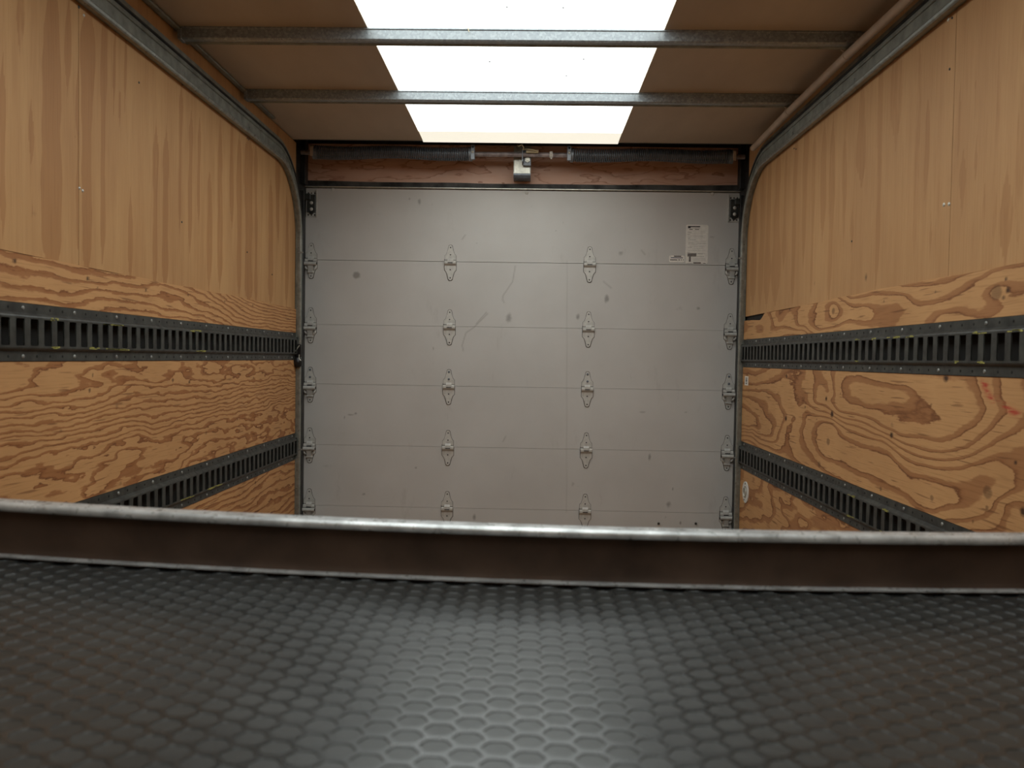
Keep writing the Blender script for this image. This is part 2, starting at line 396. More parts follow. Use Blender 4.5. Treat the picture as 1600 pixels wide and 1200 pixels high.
# ---- right middle sheet: growth-ring contours read off the photograph
def z1c(p): return onX(1150 + p[0] / 6, 560 + p[1] / 6, XR)
def z2c(p): return onX(1370 + p[0] / 4.139, 560 + p[1] / 4.139, XR)
C1 = [(4, [(50, 290), (180, 310), (330, 340), (390, 420), (440, 500), (465, 545)]),
      (5, [(50, 350), (170, 385), (250, 450), (310, 560), (350, 620), (330, 720), (290, 720)]),
      (6, [(50, 450), (110, 470), (160, 520), (200, 600), (205, 655), (120, 640), (50, 625)]), (6.5, [(90, 560), (60, 540)]),
      (4.45, [(60, 320), (280, 370), (380, 520), (400, 640)]), (5.5, [(60, 400), (180, 450), (240, 580)]),
      (3, [(60, 232), (180, 240), (300, 220), (390, 160), (460, 110)]), (3.5, [(60, 262), (300, 275), (440, 330), (450, 430), (540, 500)]),
      (2, [(100, 130), (180, 150), (240, 120)]), (2.5, [(70, 190), (250, 185), (340, 130)]),
      (3, [(640, 130), (570, 200), (560, 300), (600, 380), (600, 440), (650, 350)]), (2.5, [(690, 150), (640, 260), (700, 400)]),
      (2, [(740, 130), (750, 220), (740, 330), (750, 420)]), (1.5, [(800, 280), (780, 380)]), (2, [(850, 220), (870, 310)]),
      (1, [(900, 150), (920, 260), (900, 370)]), (.5, [(960, 200), (960, 300), (980, 400)]),
      (0, [(1060, 220), (1250, 210), (1060, 330), (1120, 390), (1250, 450), (1370, 490)]), (-.45, [(1180, 330), (1280, 300), (1300, 390), (1370, 350)]),
      (.5, [(1000, 450), (1200, 500), (1370, 560)]), (1, [(960, 490), (1150, 540), (1370, 640)]), (2, [(960, 530), (1150, 590), (1370, 690)]),
      (3, [(960, 570), (1150, 640), (1370, 730)]), (4, [(960, 610), (1100, 690), (1370, 770)]),
      (4, [(660, 510), (620, 600), (610, 720), (650, 850), (720, 930)]), (4.5, [(700, 590), (670, 720), (720, 860)]),
      (5, [(900, 610), (800, 590), (740, 660), (735, 760), (770, 870), (830, 930), (900, 950), (1050, 1010), (1200, 1100), (1330, 1180)]),
      (5, [(930, 640), (960, 720), (1080, 780), (1200, 830), (1370, 870)]), (5.5, [(820, 680), (850, 860), (1000, 860), (1200, 980), (1370, 1000)]),
      (3, [(480, 640), (480, 760), (440, 830), (540, 560)]), (3.5, [(560, 620), (540, 760), (580, 880)]), (3.9, [(400, 700), (380, 780)]),
      (3, [(300, 820), (420, 860), (550, 930), (640, 1000)]), (4, [(150, 690), (250, 760)]), (3.5, [(80, 700), (230, 780)]),
      (.5, [(1000, 140), (1370, 170)])]
C2 = [(0, [(0, 150), (150, 190), (250, 230), (330, 310), (400, 360), (440, 410), (300, 430), (220, 380), (120, 310), (20, 300)]), (-.4, [(80, 230), (180, 250), (60, 265)]),
      (.5, [(300, 200), (450, 300), (500, 400), (350, 480), (200, 470), (100, 130), (550, 250)]), (0, [(280, 340), (330, 400), (260, 290), (350, 350), (300, 380), (210, 335), (380, 400), (250, 400), (420, 430), (230, 300)]),
      (1, [(160, 500), (260, 510), (400, 525), (520, 500), (620, 450), (670, 380), (690, 300), (660, 210), (640, 150)]),
      (1.5, [(300, 550), (560, 530), (700, 420), (730, 300), (700, 180)]),
      (2, [(170, 545), (300, 590), (420, 600), (560, 575), (680, 500), (760, 420), (810, 330), (775, 260), (775, 170)]),
      (2.5, [(430, 628), (600, 600), (740, 500), (860, 400)]), (2.5, [(850, 200), (900, 300)]),
      (3, [(200, 600), (300, 640), (430, 655), (580, 635), (700, 580), (790, 520), (900, 440), (948, 390)]),
      (3.5, [(430, 680), (650, 640), (850, 540)]),
      (4, [(230, 670), (350, 700), (480, 705), (600, 690), (700, 650), (800, 620), (900, 590), (945, 640), (860, 680)]),
      (4.5, [(250, 720), (500, 750), (700, 720), (830, 760)]),
      (5, [(0, 590), (80, 620), (140, 700), (200, 760), (330, 775), (450, 800), (560, 825), (640, 835), (740, 790), (680, 760)]),
      (5, [(600, 900), (540, 945), (450, 970), (370, 990), (280, 960), (200, 910), (100, 850), (20, 820)]),
      (5.5, [(100, 760), (250, 850), (480, 880), (380, 850)]), (4.5, [(500, 1000), (650, 970), (740, 920)]),
      (4, [(450, 1050), (560, 1050), (680, 1020), (760, 970), (830, 900), (900, 860), (945, 820)]), (3.5, [(700, 1060), (800, 1000)]),
      (3, [(620, 1110), (760, 1140), (820, 1050), (840, 950), (890, 930), (945, 1000)]), (2.5, [(870, 1060), (930, 1100)])]
pts = []; vals = []
for C, fn in ((C1, z1c), (C2, z2c)):
    for lv, pl in C:
        for p in pl: q = fn(p); pts.append((q[1], q[2])); vals.append(lv)
def px2R(l): return [(onX(a, b, XR)[1], onX(a, b, XR)[2], r, s) for a, b, r, s in l]
def px2L(l): return [(onX(a, b, XL)[1], onX(a, b, XL)[2], r, s) for a, b, r, s in l]
kR = px2R([(1393, 680, .010, 1), (1300, 647, .013, 1), (1291, 623, .009, 1), (1228, 654, .012, 1), (1229, 588, .010, .95), (1258, 636, .006, .9), (1294, 690, .014, .75),
           (1478, 591, .011, 1), (1543, 769, .017, .72), (1456, 778, .009, .7), (1376, 764, .008, .7), (1280, 726, .013, .72), (1587, 723, .006, 1), (1599, 800, .011, 1),
           (1542, 793, .006, .8), (1455, 632, .004, .95), (1193, 599, .003, .95), (1222, 604, .003, .95), (1276, 655, .004, .95), (1313, 615, .004, .95), (1394, 664, .011, .45), (1520, 815, .005, .8)])
def f_Rmid(Y, Z):
    P = tps(pts, vals, Y, Z)
    P = np.where(Y < 1.75, P, P)
    P = P + fbm(Y * 3, Z * 14, 5) * .25
    c = ZERO(Z)
    for (x0, y0), (x1, y1) in (((1536, 598), (1545, 618)), ((1545, 618), (1556, 630)), ((1553, 628), (1576, 640)), ((1560, 626), (1580, 642)), ((1576, 640), (1592, 648)), ((1537, 604), (1541, 600))):
        a = onX(x0, y0, XR); b = onX(x1, y1, XR)
        for t in np.linspace(0, 1, 8):
            c = np.maximum(c, np.exp(-(((Y - a[1] - (b[1] - a[1]) * t) / .010) ** 2 + ((Z - a[2] - (b[2] - a[2]) * t) / .006) ** 2)))
    return {'phase': P, 'knot': knots_field(Y, Z, kR), 'crayon': c * 1.3}
kRs = px2R([(1302, 486, .013, .72), (1557, 457, .020, .74), (1575, 453, .008, 1), (1572, 436, .005, 1), (1462, 456, .004, .9), (1234, 483, .006, 1), (1381, 471, .004, .9), (1321, 472, .003, .9), (1269, 491, .003, .9), (1568, 465, .006, .9)])
def z3c(p): return onX(1130 + p[0] / 3.404, 400 + p[1] / 3.404, XR)
C3 = [(1, [(110, 400), (200, 388), (300, 378), (380, 392)]), (.5, [(150, 350), (120, 430), (240, 340), (430, 400)]), (2, [(290, 300), (300, 355), (385, 300), (400, 370)]), (1.55, [(345, 330)]),
      (3, [(480, 290), (488, 340), (505, 390)]), (2.5, [(440, 330), (455, 380)]), (4, [(555, 290), (588, 252), (622, 290), (606, 335), (570, 335)]), (4.5, [(588, 290)]), (3.5, [(525, 300), (540, 370)]),
      (3, [(640, 350), (700, 350), (800, 368), (880, 368), (930, 340), (948, 300), (915, 262), (860, 300), (900, 320), (850, 258), (700, 262), (640, 240)]), (3.5, [(680, 305), (760, 310)]),
      (2.5, [(1000, 300), (980, 345), (700, 385), (560, 400), (1060, 290), (1200, 262), (1300, 222)]), (2.5, [(700, 235), (860, 232)]), (2, [(680, 222), (780, 205), (890, 205)]), (1.5, [(760, 190), (900, 180)]),
      (2, [(960, 205), (1010, 238), (1100, 240), (1200, 202), (1300, 150), (1400, 112), (1440, 82), (1560, 60)]), (1.5, [(1000, 190), (1180, 170), (1290, 125)]), (1, [(960, 170), (1060, 160), (1170, 135), (1290, 100)]),
      (3, [(1410, 205), (1425, 165), (1480, 150)]), (3.6, [(1455, 190)]), (2.5, [(1360, 190), (1370, 250), (1550, 110)]), (3, [(1150, 300), (1240, 288), (1120, 322)]), (3, [(1400, 312), (1480, 282), (1550, 205), (1595, 175)]), (3.5, [(1500, 310), (1590, 250)])]
p3 = []; v3 = []
for lv, pl in C3:
    for p in pl: q = z3c(p); p3.append((q[1], q[2])); v3.append(lv)
def f_Rstrip(Y, Z):
    P = tps(p3, v3, Y, Z, .35) + fbm(Y * 5, Z * 18, 31, 3) * .3
    return {'phase': P, 'knot': knots_field(Y, Z, kRs), 'crayon': ZERO(Z)}
kRl = px2R([(1270, 795, .008, .9), (1165, 830, .006, .8)])
def f_Rlow(Y, Z):
    P = (Y * 3.0 + Z * 9) + fbm(Y * 2.2, Z * 6, 51, 4) * 2.4
    return {'phase': P, 'knot': knots_field(Y, Z, kRl), 'crayon': ZERO(Z)}
kL = px2L([(145, 586, .005, .9), (140, 610, .006, 1), (183, 635, .010, .5), (95, 673, .007, .55), (270, 594, .007, 1), (296, 597, .007, 1), (396, 590, .005, .9), (322, 676, .012, .5), (188, 755, .010, .5)])
def f_Lmid(Y, Z):
    t = (-.023 - Z) / .35                                          # 0 top .. 1 bottom
    rate = np.interp(t, [0, .18, .28, .62, .72, 1], [0, .9, 2.6, 9.8, 10.8, 12.2])
    n = fbm(Y * 1.7, Z * 9, 71, 5); n2 = fbm(Y * 7, Z * 22, 77, 3)
    amp = np.interp(t, [0, .2, .35, .6, .75, 1], [2.6, 2.4, 1.9, 1.9, 2.6, 3.0])
    P = rate + n * amp + n2 * .8 + fbm(Y * 18, Z * 60, 79, 2) * .35 + (Y - 1.7) * .45 + 1.6 * np.exp(-((Y - 3.75) / .35) ** 2 - ((Z + .20) / .1) ** 2)
    P = P + 1.3 * np.exp(-((Y - 2.25) / .12) ** 2 - ((Z + .27) / .07) ** 2)
    return {'phase': P, 'knot': knots_field(Y, Z, kL), 'crayon': ZERO(Z)}
kLs = px2L([(23, 408, .007, 1), (137, 435, .007, 1), (228, 453, .006, 1), (294, 461, .006, .9), (351, 471, .006, .9), (395, 477, .006, .9), (153, 450, .004, .8), (35, 437, .012, .35)])
def f_Lstrip(Y, Z):
    P = Z * 40 + fbm(Y * 1.6, Z * 8, 91, 4) * 1.5 + fbm(Y * 8, Z * 20, 95, 2) * .4 + .5 * np.sin(Y * 2.2) + sm(2.6, 3.4, Y) * Z * 26
    return {'phase': P, 'knot': knots_field(Y, Z, kLs), 'crayon': ZERO(Z)}
kLl = px2L([(399, 754, .007, 1)])
def f_Llow(Y, Z):
    P = Z * 34 + fbm(Y * 1.4, Z * 8, 111, 5) * 1.9 + fbm(Y * 7, Z * 20, 113, 2) * .4 + .8 * np.exp(-((Y - 3.6) / .3) ** 2 - ((Z + .68) / .08) ** 2)
    return {'phase': P, 'knot': knots_field(Y, Z, kLl), 'crayon': ZERO(Z)}

def veneer(X, bands, lines, kn, seed, dens):
    """bands: (px, halfwidth px, y_top px, y_bottom px, strength) measured near mid height"""
    B = []
    for px, hw, ya, yb, s in bands:
        a = onX(px - hw, 300, X)[1]; b = onX(px + hw, 300, X)[1]; yc = onX(px, 300, X)[1]
        B.append((yc, abs(b - a) / 2, onX(px, ya, X)[2], onX(px, yb, X)[2], s))
    Ls = []
    rng = random.Random(seed)
    for px, ya, yb in lines: Ls.append((onX(px, 300, X)[1], onX(px, ya, X)[2], onX(px, yb, X)[2], .8, .0022))
    for i in range(dens):
        y = 3.87 - abs(rng.gauss(0, .28)) if i % 3 else rng.uniform(1.2, 3.8)
        za = rng.uniform(.2, .6); Ls.append((y, za + rng.uniform(.15, .6), za, rng.uniform(.2, .6) * (1 if y > 3.3 else .45), .0022 + (y > 3.3) * .0018))
    def fn(Y, Z):
        wob = fbm(Z * 2.2, Y * .8, seed, 3) * .035; wob2 = fbm(Z * 5, Y * 3, seed + 3, 3)
        b = ZERO(Z)
        for y, h, zt, zb, s in B:
            taper = sm(-.02, .10, zt - Z) * sm(-.02, .10, Z - zb)
            hh = h * (1 + .7 * wob2) * taper + 1e-4
            b = np.maximum(b, s * (1 - sm(.75, 1.15, np.abs(Y - y - wob * .6) / hh)) * (taper > .02))
        l = ZERO(Z)
        for y, zt, zb, s, hw in Ls:
            tp = sm(0, .08, zt - Z) * sm(0, .06, Z - zb)
            l = np.maximum(l, s * tp * np.exp(-((Y - y - wob * .35) / hw) ** 2))
        return {'band': b, 'line': l, 'knot': knots_field(Y, Z, kn)}
    return fn

def screw(sub, X, side, px, py, m='screw', r=.0042):
    p = onX(px, py, X); mb = MB(); mb.dome((X, p[1], p[2]), (side, 0, 0), r, .0022, 8)
    sub.put(mb, 'screw', M[m])

ZU = .213; TU = .104; TL = -.372; TH = .127
def wall(name, X, side):
    root = empty(name, (X, 0, 0)); root['kind'] = 'structure'
    sub = Sub(root, (X, 0, 0))
    mb = MB(); mb.box(X - side * .014, X - side * .05, -.5, 3.90, -CZ, 1.14); sub.put(mb, 'outer_skin', M['dark_void'])
    return root, sub

# left wall
WL, sl = wall('wall_left', XL, 1)
fa = veneer(XL, [(87, 14, -40, 440, .9), (140, 12, 0, 440, .75), (12, 6, 80, 380, .7), (56, 9, 170, 255, .8), (58, 3, 310, 345, .9), (112, 6, -10, 150, .7), (165, 5, 0, 420, .62), (190, 5, 140, 195, .8), (181, 2, 20, 170, .8), (198, 2, 30, 170, .8),
             (208, 4, 295, 450, .85), (135, 3, 60, 120, .8), (38, 10, -60, 90, .45), (230, 8, 60, 300, .5)], [(57, 0, 60)], px2L([(58, 330, .012, .45), (206, 352, .010, .4), (121, 211, .008, .45), (112, 221, .006, .5), (137, 217, .009, .45), (146, 248, .008, .5)]), 7, 6)
fb = veneer(XL, [(140, 11, 0, 440, .8), (165, 5, 0, 420, .62), (190, 5, 140, 195, .8), (181, 2, 20, 170, .8), (198, 2, 30, 170, .8), (208, 4, 295, 450, .85), (246, 5, 190, 470, .5), (262, 6, 200, 470, .55), (284, 3, 120, 370, .55), (300, 4, 170, 400, .55),
             (313, 3, 180, 360, .6), (330, 5, 260, 460, .5), (346, 4, 180, 460, .5), (364, 3, 150, 360, .6), (376, 4, 200, 470, .55), (391, 7, 200, 480, .75), (402, 3, 220, 480, .8), (425, 5, 280, 480, .6), (436, 4, 200, 380, .7), (450, 4, 300, 480, .6)],
            [(383, 200, 300), (390, 380, 480)], px2L([(435, 400, .012, .4)]), 9, 46)
panel(sl, XL - .006, 1, .3, 2.0095, ZU, 1.0, .004, 34, M['veneer_left'], fa, 'upper plywood sheet with brown vertical grain bands')
panel(sl, XL - .006, 1, 2.0115, 3.875, ZU, 1.0, .004, 34, M['veneer_left'], fb, 'upper plywood sheet beside the door with fine vertical grain')
seamL = lambda Y: .2145 + .0035 * np.sin(Y * 2.1 + .6) + .0012 * np.sin(Y * 17)
panel(sl, XL, 1, .3, 3.89, TU + .001, seamL, .008, 22, M['flame_left'], f_Lstrip, 'narrow plywood strip above the upper cargo track')
panel(sl, XL, 1, .3, 3.905, TL + .001, TU - TH - .001, .007, 64, M['flame_left'], f_Lmid, 'plywood sheet with wavy horizontal grain between the cargo tracks')
panel(sl, XL, 1, .3, 3.90, -CZ, TL - TH - .001, .008, 110, M['flame_left'], f_Llow, 'plywood sheet below the lower cargo track')
for px, py in ((124, 294), (129, 298), (123, 11), (131, 24)): screw(sl, XL - .006, 1, px, py, 'screw' if py % 2 == 0 else 'black_steel')
for px, py in ((285, 132), (386, 216), (388, 218), (284, 347), (386, 394), (425, 429), (217, 129)): screw(sl, XL - .006, 1, px, py, 'black_steel', .0036)

# right wall
WR, sr = wall('wall_right', XR, -1)
fc = veneer(XR, [(1368, 4, 60, 460, .75), (1392, 9, 60, 240, .45), (1425, 5, 60, 420, .4), (1440, 4, 150, 330, .6), (1450, 3, 320, 420, .5), (1340, 7, 120, 300, .5), (1328, 6, 320, 400, .45), (1315, 3, 200, 400, .5), (1296, 4, 180, 480, .5), (1283, 4, 190, 380, .65),
             (1268, 3, 200, 470, .5), (1255, 4, 180, 420, .55), (1240, 3, 200, 480, .6), (1225, 3, 230, 420, .6), (1213, 6, 230, 480, .6), (1200, 4, 240, 480, .75), (1190, 3, 250, 480, .8), (1178, 4, 300, 480, .6), (1460, 5, 250, 440, .4)],
            [(1237, 240, 420)], px2R([(1270, 445, .008, .8), (1350, 432, .009, .8), (1206, 358, .007, .8)]), 19, 34)
fd = veneer(XR, [(1500, 8, 230, 330, .6), (1492, 3, 120, 270, .5), (1516, 3, 110, 180, .65), (1580, 6, 60, 100, .7), (1520, 4, 200, 300, .45), (1570, 12, 260, 420, .5), (1590, 8, 0, 400, .4), (1552, 4, 50, 400, .4), (1535, 5, 280, 420, .4)],
            [], [], 23, 6)
panel(sr, XR + .006, -1, 2.0115, 3.875, ZU, 1.0, .004, 34, M['veneer_right'], fc, 'upper plywood sheet beside the door with pale vertical grain')
panel(sr, XR + .006, -1, .3, 2.0095, ZU, 1.0, .004, 34, M['veneer_right'], fd, 'upper plywood sheet with faint vertical grain nearest the shelf')
def seamR(Y):
    z = .2125 + .003 * np.sin(Y * 3.3) + .0012 * np.sin(Y * 19)
    return z - .026 * sm(3.52, 3.62, Y) * (1 - .25 * sm(3.6, 3.87, Y)) + .004 * sm(3.45, 3.52, Y) * (1 - sm(3.52, 3.6, Y))
panel(sr, XR, -1, .3, 3.885, TU + .001, seamR, .006, 26, M['flame_right'], f_Rstrip, 'narrow knotty plywood strip above the upper cargo track, broken at its far corner')
panel(sr, XR, -1, .3, 3.89, TL + .001, TU - TH - .001, .006, 76, M['flame_right'], f_Rmid, 'knotty plywood sheet with looping grain between the cargo tracks')
panel(sr, XR, -1, .3, 3.89, -CZ, TL - TH - .001, .008, 110, M['flame_right'], f_Rlow, 'knotty plywood sheet below the lower cargo track')
for px, py in ((1482, 30), (1475, 320), (1483, 319)): screw(sr, XR + .006, -1, px, py, 'bright', .0055)
for px, py in ((1488, 28), (1241, 232), (1244, 233), (1331, 377), (1484, 108)): screw(sr, XR + .006, -1, px, py, 'black_steel', .0034)
# small printed sticker on the right wall
q = onX(1166.5, 595, XR); mb = MB(); mb.box(XR - .0006, XR - .0001, q[1] - .030, q[1] + .030, q[2] - .021, q[2] + .021)
st = sr.put(mb, 'sticker', M['paper'], 'small white printed sticker')
mb = MB()
for a, b in ((-.015, -.011), (-.007, -.003), (.000, .006), (.010, .014)): mb.box(XR - .0011, XR - .0007, q[1] - .014, q[1] + .014, q[2] + a, q[2] + b)
o = sr.put(mb, 'print', M['ink']); o.parent = st

# ------------------------------------------------------------------ cargo tracks (slotted rails)
def cargo_track(X, side, zt, first, label, y0=.3, y1=3.866, scrapes=()):
    org = (X, (y0 + y1) / 2, zt - TH + CZ)
    root = empty('cargo_track', org); tag(root, label, 'cargo track', 'slotted cargo tracks screwed along the side walls')
    sub = Sub(root, org); mb = MB()
    U = lambda u: X + side * u
    yF = 3.862                                           # flanges stop at the plywood end, hat section runs on
    # flanges
    mb.box(U(-.004), U(.002), y0, yF, zt - .0215, zt); mb.box(U(-.004), U(.002), y0, yF, zt - TH, zt - TH + .0215)
    h = .0125; a = .021; b = .030                        # hat section with sloped shoulders
    def strip(u0, z0, u1, z1):
        vs = [(U(u0), y0, z0), (U(u0), y1, z0), (U(u1), y1, z1), (U(u1), y0, z1)]
        mb.add(vs, [(0, 1, 2, 3)] if side < 0 else [(3, 2, 1, 0)])
    strip(.002, zt - a, h - .0015, zt - a - .006); strip(h - .0015, zt - a - .006, h, zt - b)
    strip(h, zt - TH + b, h - .0015, zt - TH + a + .006); strip(h - .0015, zt - TH + a + .006, .002, zt - TH + a)
    zc = zt - TH / 2; hs = .0295
    # face above and below the slots, bars between them
    mb.box(U(h), U(h - .003), y0, y1, zc + hs, zt - b); mb.box(U(h), U(h - .003), y0, y1, zt - TH + b, zc - hs)
    n = int((first - y0) / .0508); ys = []
    y = first - n * .0508
    while y < y1 - .012: ys.append(y); y += .0508
    prev = y0
    for y in ys + [None]:
        e = y1 if y is None else y - .0148
        if e > prev:
            mb.box(U(h), U(h - .003), prev, e, zc - hs, zc + hs)
            # small corner fillets round off the slot ends
            for zz, sg in ((zc + hs, -1), (zc - hs, 1)):
                for yy, sy in ((prev, -1), (e, 1)):
                    vs = [(U(h), yy, zz), (U(h), yy - sy * -.0045, zz), (U(h), yy, zz + sg * .0045)]
                    mb.add(vs, [(0, 1, 2), (2, 1, 0)])
        if y is not None: prev = y + .0148
    # end wall of the hat
    mb.box(U(.0), U(h), y1 - .002, y1, zt - TH + a, zt - a)
    sub.put(mb, 'slotted_channel', M['black_steel'])
    rv = MB(); ho = MB(); k = 0
    y = first + .0254
    while y > y0: y -= .0508
    y += .0508
    while y < yF - .01:
        for zz in (zt - .0105, zt - TH + .0105):
            if k % 4 == 1: rv.dome((U(.002), y, zz), (side, 0, 0), .0052, .0025, 8)
            else: rv_ = ho.dome((U(.0021), y, zz), (side, 0, 0), .0036, .0006, 6)
        k += 1; y += .0508
    sub.put(rv, 'rivet', M['rivet'], kind='stuff'); sub.put(ho, 'screw_hole', M['dark_void'], kind='stuff')
    if scrapes:
        sc = MB(); rng = random.Random(int(zt * 1000) + int(side))
        for yy, up, L in scrapes:
            for i in range(5):
                c = yy + rng.uniform(-L, L); zz = (zc + hs + rng.uniform(.0005, .006)) if up else (zc - hs - rng.uniform(.0005, .005)); l = rng.uniform(.2, .6) * L
                sc.box(U(h), U(h + .0004), c - l, c + l, zz - .0011, zz + .0011)
        sub.put(sc, 'paint_scrape', M['yellow'], 'yellow paint scrapes', 'stuff')
    return root
Yl = lambda px, py: onX(px, py, XL)[1]
Yr = lambda px, py: onX(px, py, XR)[1]
cargo_track(XL, 1, TU, 1.7482, 'upper black slotted cargo track on the left plywood wall', scrapes=[(Yl(165, 503), 1, .05), (Yl(77, 540), 0, .015), (Yl(170, 544), 0, .06), (Yl(300, 508), 1, .04), (Yl(140, 543), 0, .02), (Yl(77, 496), 1, .015), (Yl(310, 546), 0, .04)])
cargo_track(XR, -1, TU, 1.6963, 'upper black slotted cargo track on the right knotty plywood wall', scrapes=[(Yr(1540, 516), 1, .02), (Yr(1595, 513), 1, .025), (Yr(1542, 569), 0, .012), (Yr(1505, 568), 0, .01), (Yr(1346, 529), 1, .015), (Yr(1346, 564), 0, .012), (Yr(1402, 524), 1, .03), (Yr(1430, 521), 1, .02), (Yr(1372, 527), 1, .012)])
cargo_track(XL, 1, TL, 3.842, 'lower black slotted cargo track on the left wall, cut off by the shelf lip', scrapes=[(Yl(285, 782), 0, .05), (Yl(330, 770), 0, .05)])
cargo_track(XR, -1, TL, 3.7377, 'lower black slotted cargo track on the right wall, cut off by the shelf lip', scrapes=[(Yr(1337, 775), 1, .02), (Yr(1335, 811), 0, .02), (Yr(1392, 800), 1, .02), (Yr(1386, 837), 0, .015)])

# ------------------------------------------------------------------ floor, front wall, ceiling, skylight
mb = MB(); mb.box(-1.17, 1.06, -.5, 4.2, -CZ - .03, -CZ - .001); o = top(mb, 'floor', M['floor']); o['kind'] = 'structure'
mb = MB(); mb.box(-1.17, 1.06, -.55, -.5, -CZ, 1.14); o = top(mb, 'wall_front', M['front']); o['kind'] = 'structure'
SX0, SX1 = -.514, .392
ce = empty('ceiling', (0, 0, CZ + ZC)); ce['kind'] = 'structure'; sc_ = Sub(ce, (0, 0, CZ + ZC))
mb = MB(); mb.box(-1.14, SX0, -.5, 3.84, ZC, ZC + .02); sc_.put(mb, 'lining_panel', M['ceiling'])
mb = MB(); mb.box(SX1, 1.03, -.5, 3.84, ZC, ZC + .02); sc_.put(mb, 'lining_panel', M['ceiling'])
mb = MB(); mb.box(-1.14, 1.03, 3.835, 3.85, ZC, 1.13); sc_.put(mb, 'end_plate', M['jamb'])
wi = empty('window_1', (0, 0, CZ + ZC)); wi['kind'] = 'structure'; wi['label'] = 'white backlit translucent skylight strip down the middle of the roof'
sw = Sub(wi, (0, 0, CZ + ZC))
mb = MB(); mb.box(SX0 + .0005, SX1 - .0005, -.5, 3.69, ZC + .004, ZC + .008); sw.put(mb, 'translucent_panel', M['sky'])
# the last hand's breadth sags slightly and is shaded by the rear frame
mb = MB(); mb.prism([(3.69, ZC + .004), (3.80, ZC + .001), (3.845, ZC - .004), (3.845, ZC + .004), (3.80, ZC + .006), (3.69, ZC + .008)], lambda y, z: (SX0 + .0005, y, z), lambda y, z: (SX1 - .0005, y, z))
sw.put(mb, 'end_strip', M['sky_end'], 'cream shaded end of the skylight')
sp = MB()
for px, py in ((792, 13), (765, 98), (912, 94), (802, 181), (765, 185), (776, 189), (882, 190), (854, 198), (1030, 0), (764, 218), (815, 222), (934, 224), (880, 14), (885, 120), (946, 180)):
    d = ray(px, py); d = d * (ZC - .001) / d[2]
    if d[0] < SX1 - .01 and d[1] < 3.83: sp.dome((d[0], d[1], ZC + .003), (0, 0, -1), .0035, .002, 6)
sw.put(sp, 'bug_speck', M['speck'], kind='stuff')

# roof bows
def roof_bow(y, label, d=.034):
    org = (-.06, y + .017, CZ + ZC); root = empty('roof_bow', org); tag(root, label, 'roof beam', 'galvanized roof bows across the ceiling'); sub = Sub(root, org)
    mb = MB(); z0 = ZC - .036
    pr = [(y - .004, ZC + .0), (y - .004, ZC - .004), (y, ZC - .006), (y + .002, z0 + .004), (y + .006, z0), (y + .030, z0), (y + .034, z0 + .004), (y + .036, ZC), (y + .033, ZC), (y + .031, z0 + .005), (y + .006, z0 + .004), (y + .003, ZC)]
    mb.prism(pr[::-1], lambda a, b: (-1.09, a, b), lambda a, b: (.985, a, b))
    sub.put(mb, 'beam', M['galv'])
    mb = MB(); mb.prism([(y + .029, z0 - .0005), (y + .036, z0 - .0045), (y + .038, z0 - .003), (y + .031, z0 + .001)], lambda a, b: (-1.09, a, b), lambda a, b: (.985, a, b))
    sub.put(mb, 'turned_edge', M['rail'])
    for s, x in ((0, -1.09), (1, .985)):
        mb = MB(); mb.box(x - .012 if s == 0 else x, x if s == 0 else x + .012, y - .002, y + .038, z0 - .001, ZC - .001, .001); sub.put(mb, 'end_plate', M['galv'])
    return root
roof_bow(2.535, 'galvanized roof bow across the skylight, nearer the top of the view')
roof_bow(3.122, 'galvanized roof bow across the skylight, nearer the roll-up door')
roof_bow(1.945, 'galvanized roof bow above the shelf, just ahead of the viewer')
# loose thread on the near bow
t = [onY(727, 42, 2.525), onY(731, 43, 2.52), onY(733, 50, 2.52)]
mb = MB(); mb.tube([tuple(p) for p in t], .0012, 5); o = top(mb, 'thread', M['wax'], (t[0][0], t[0][1], t[0][2] + CZ)); tag(o, 'short loose pale thread caught on the near roof bow', 'thread')

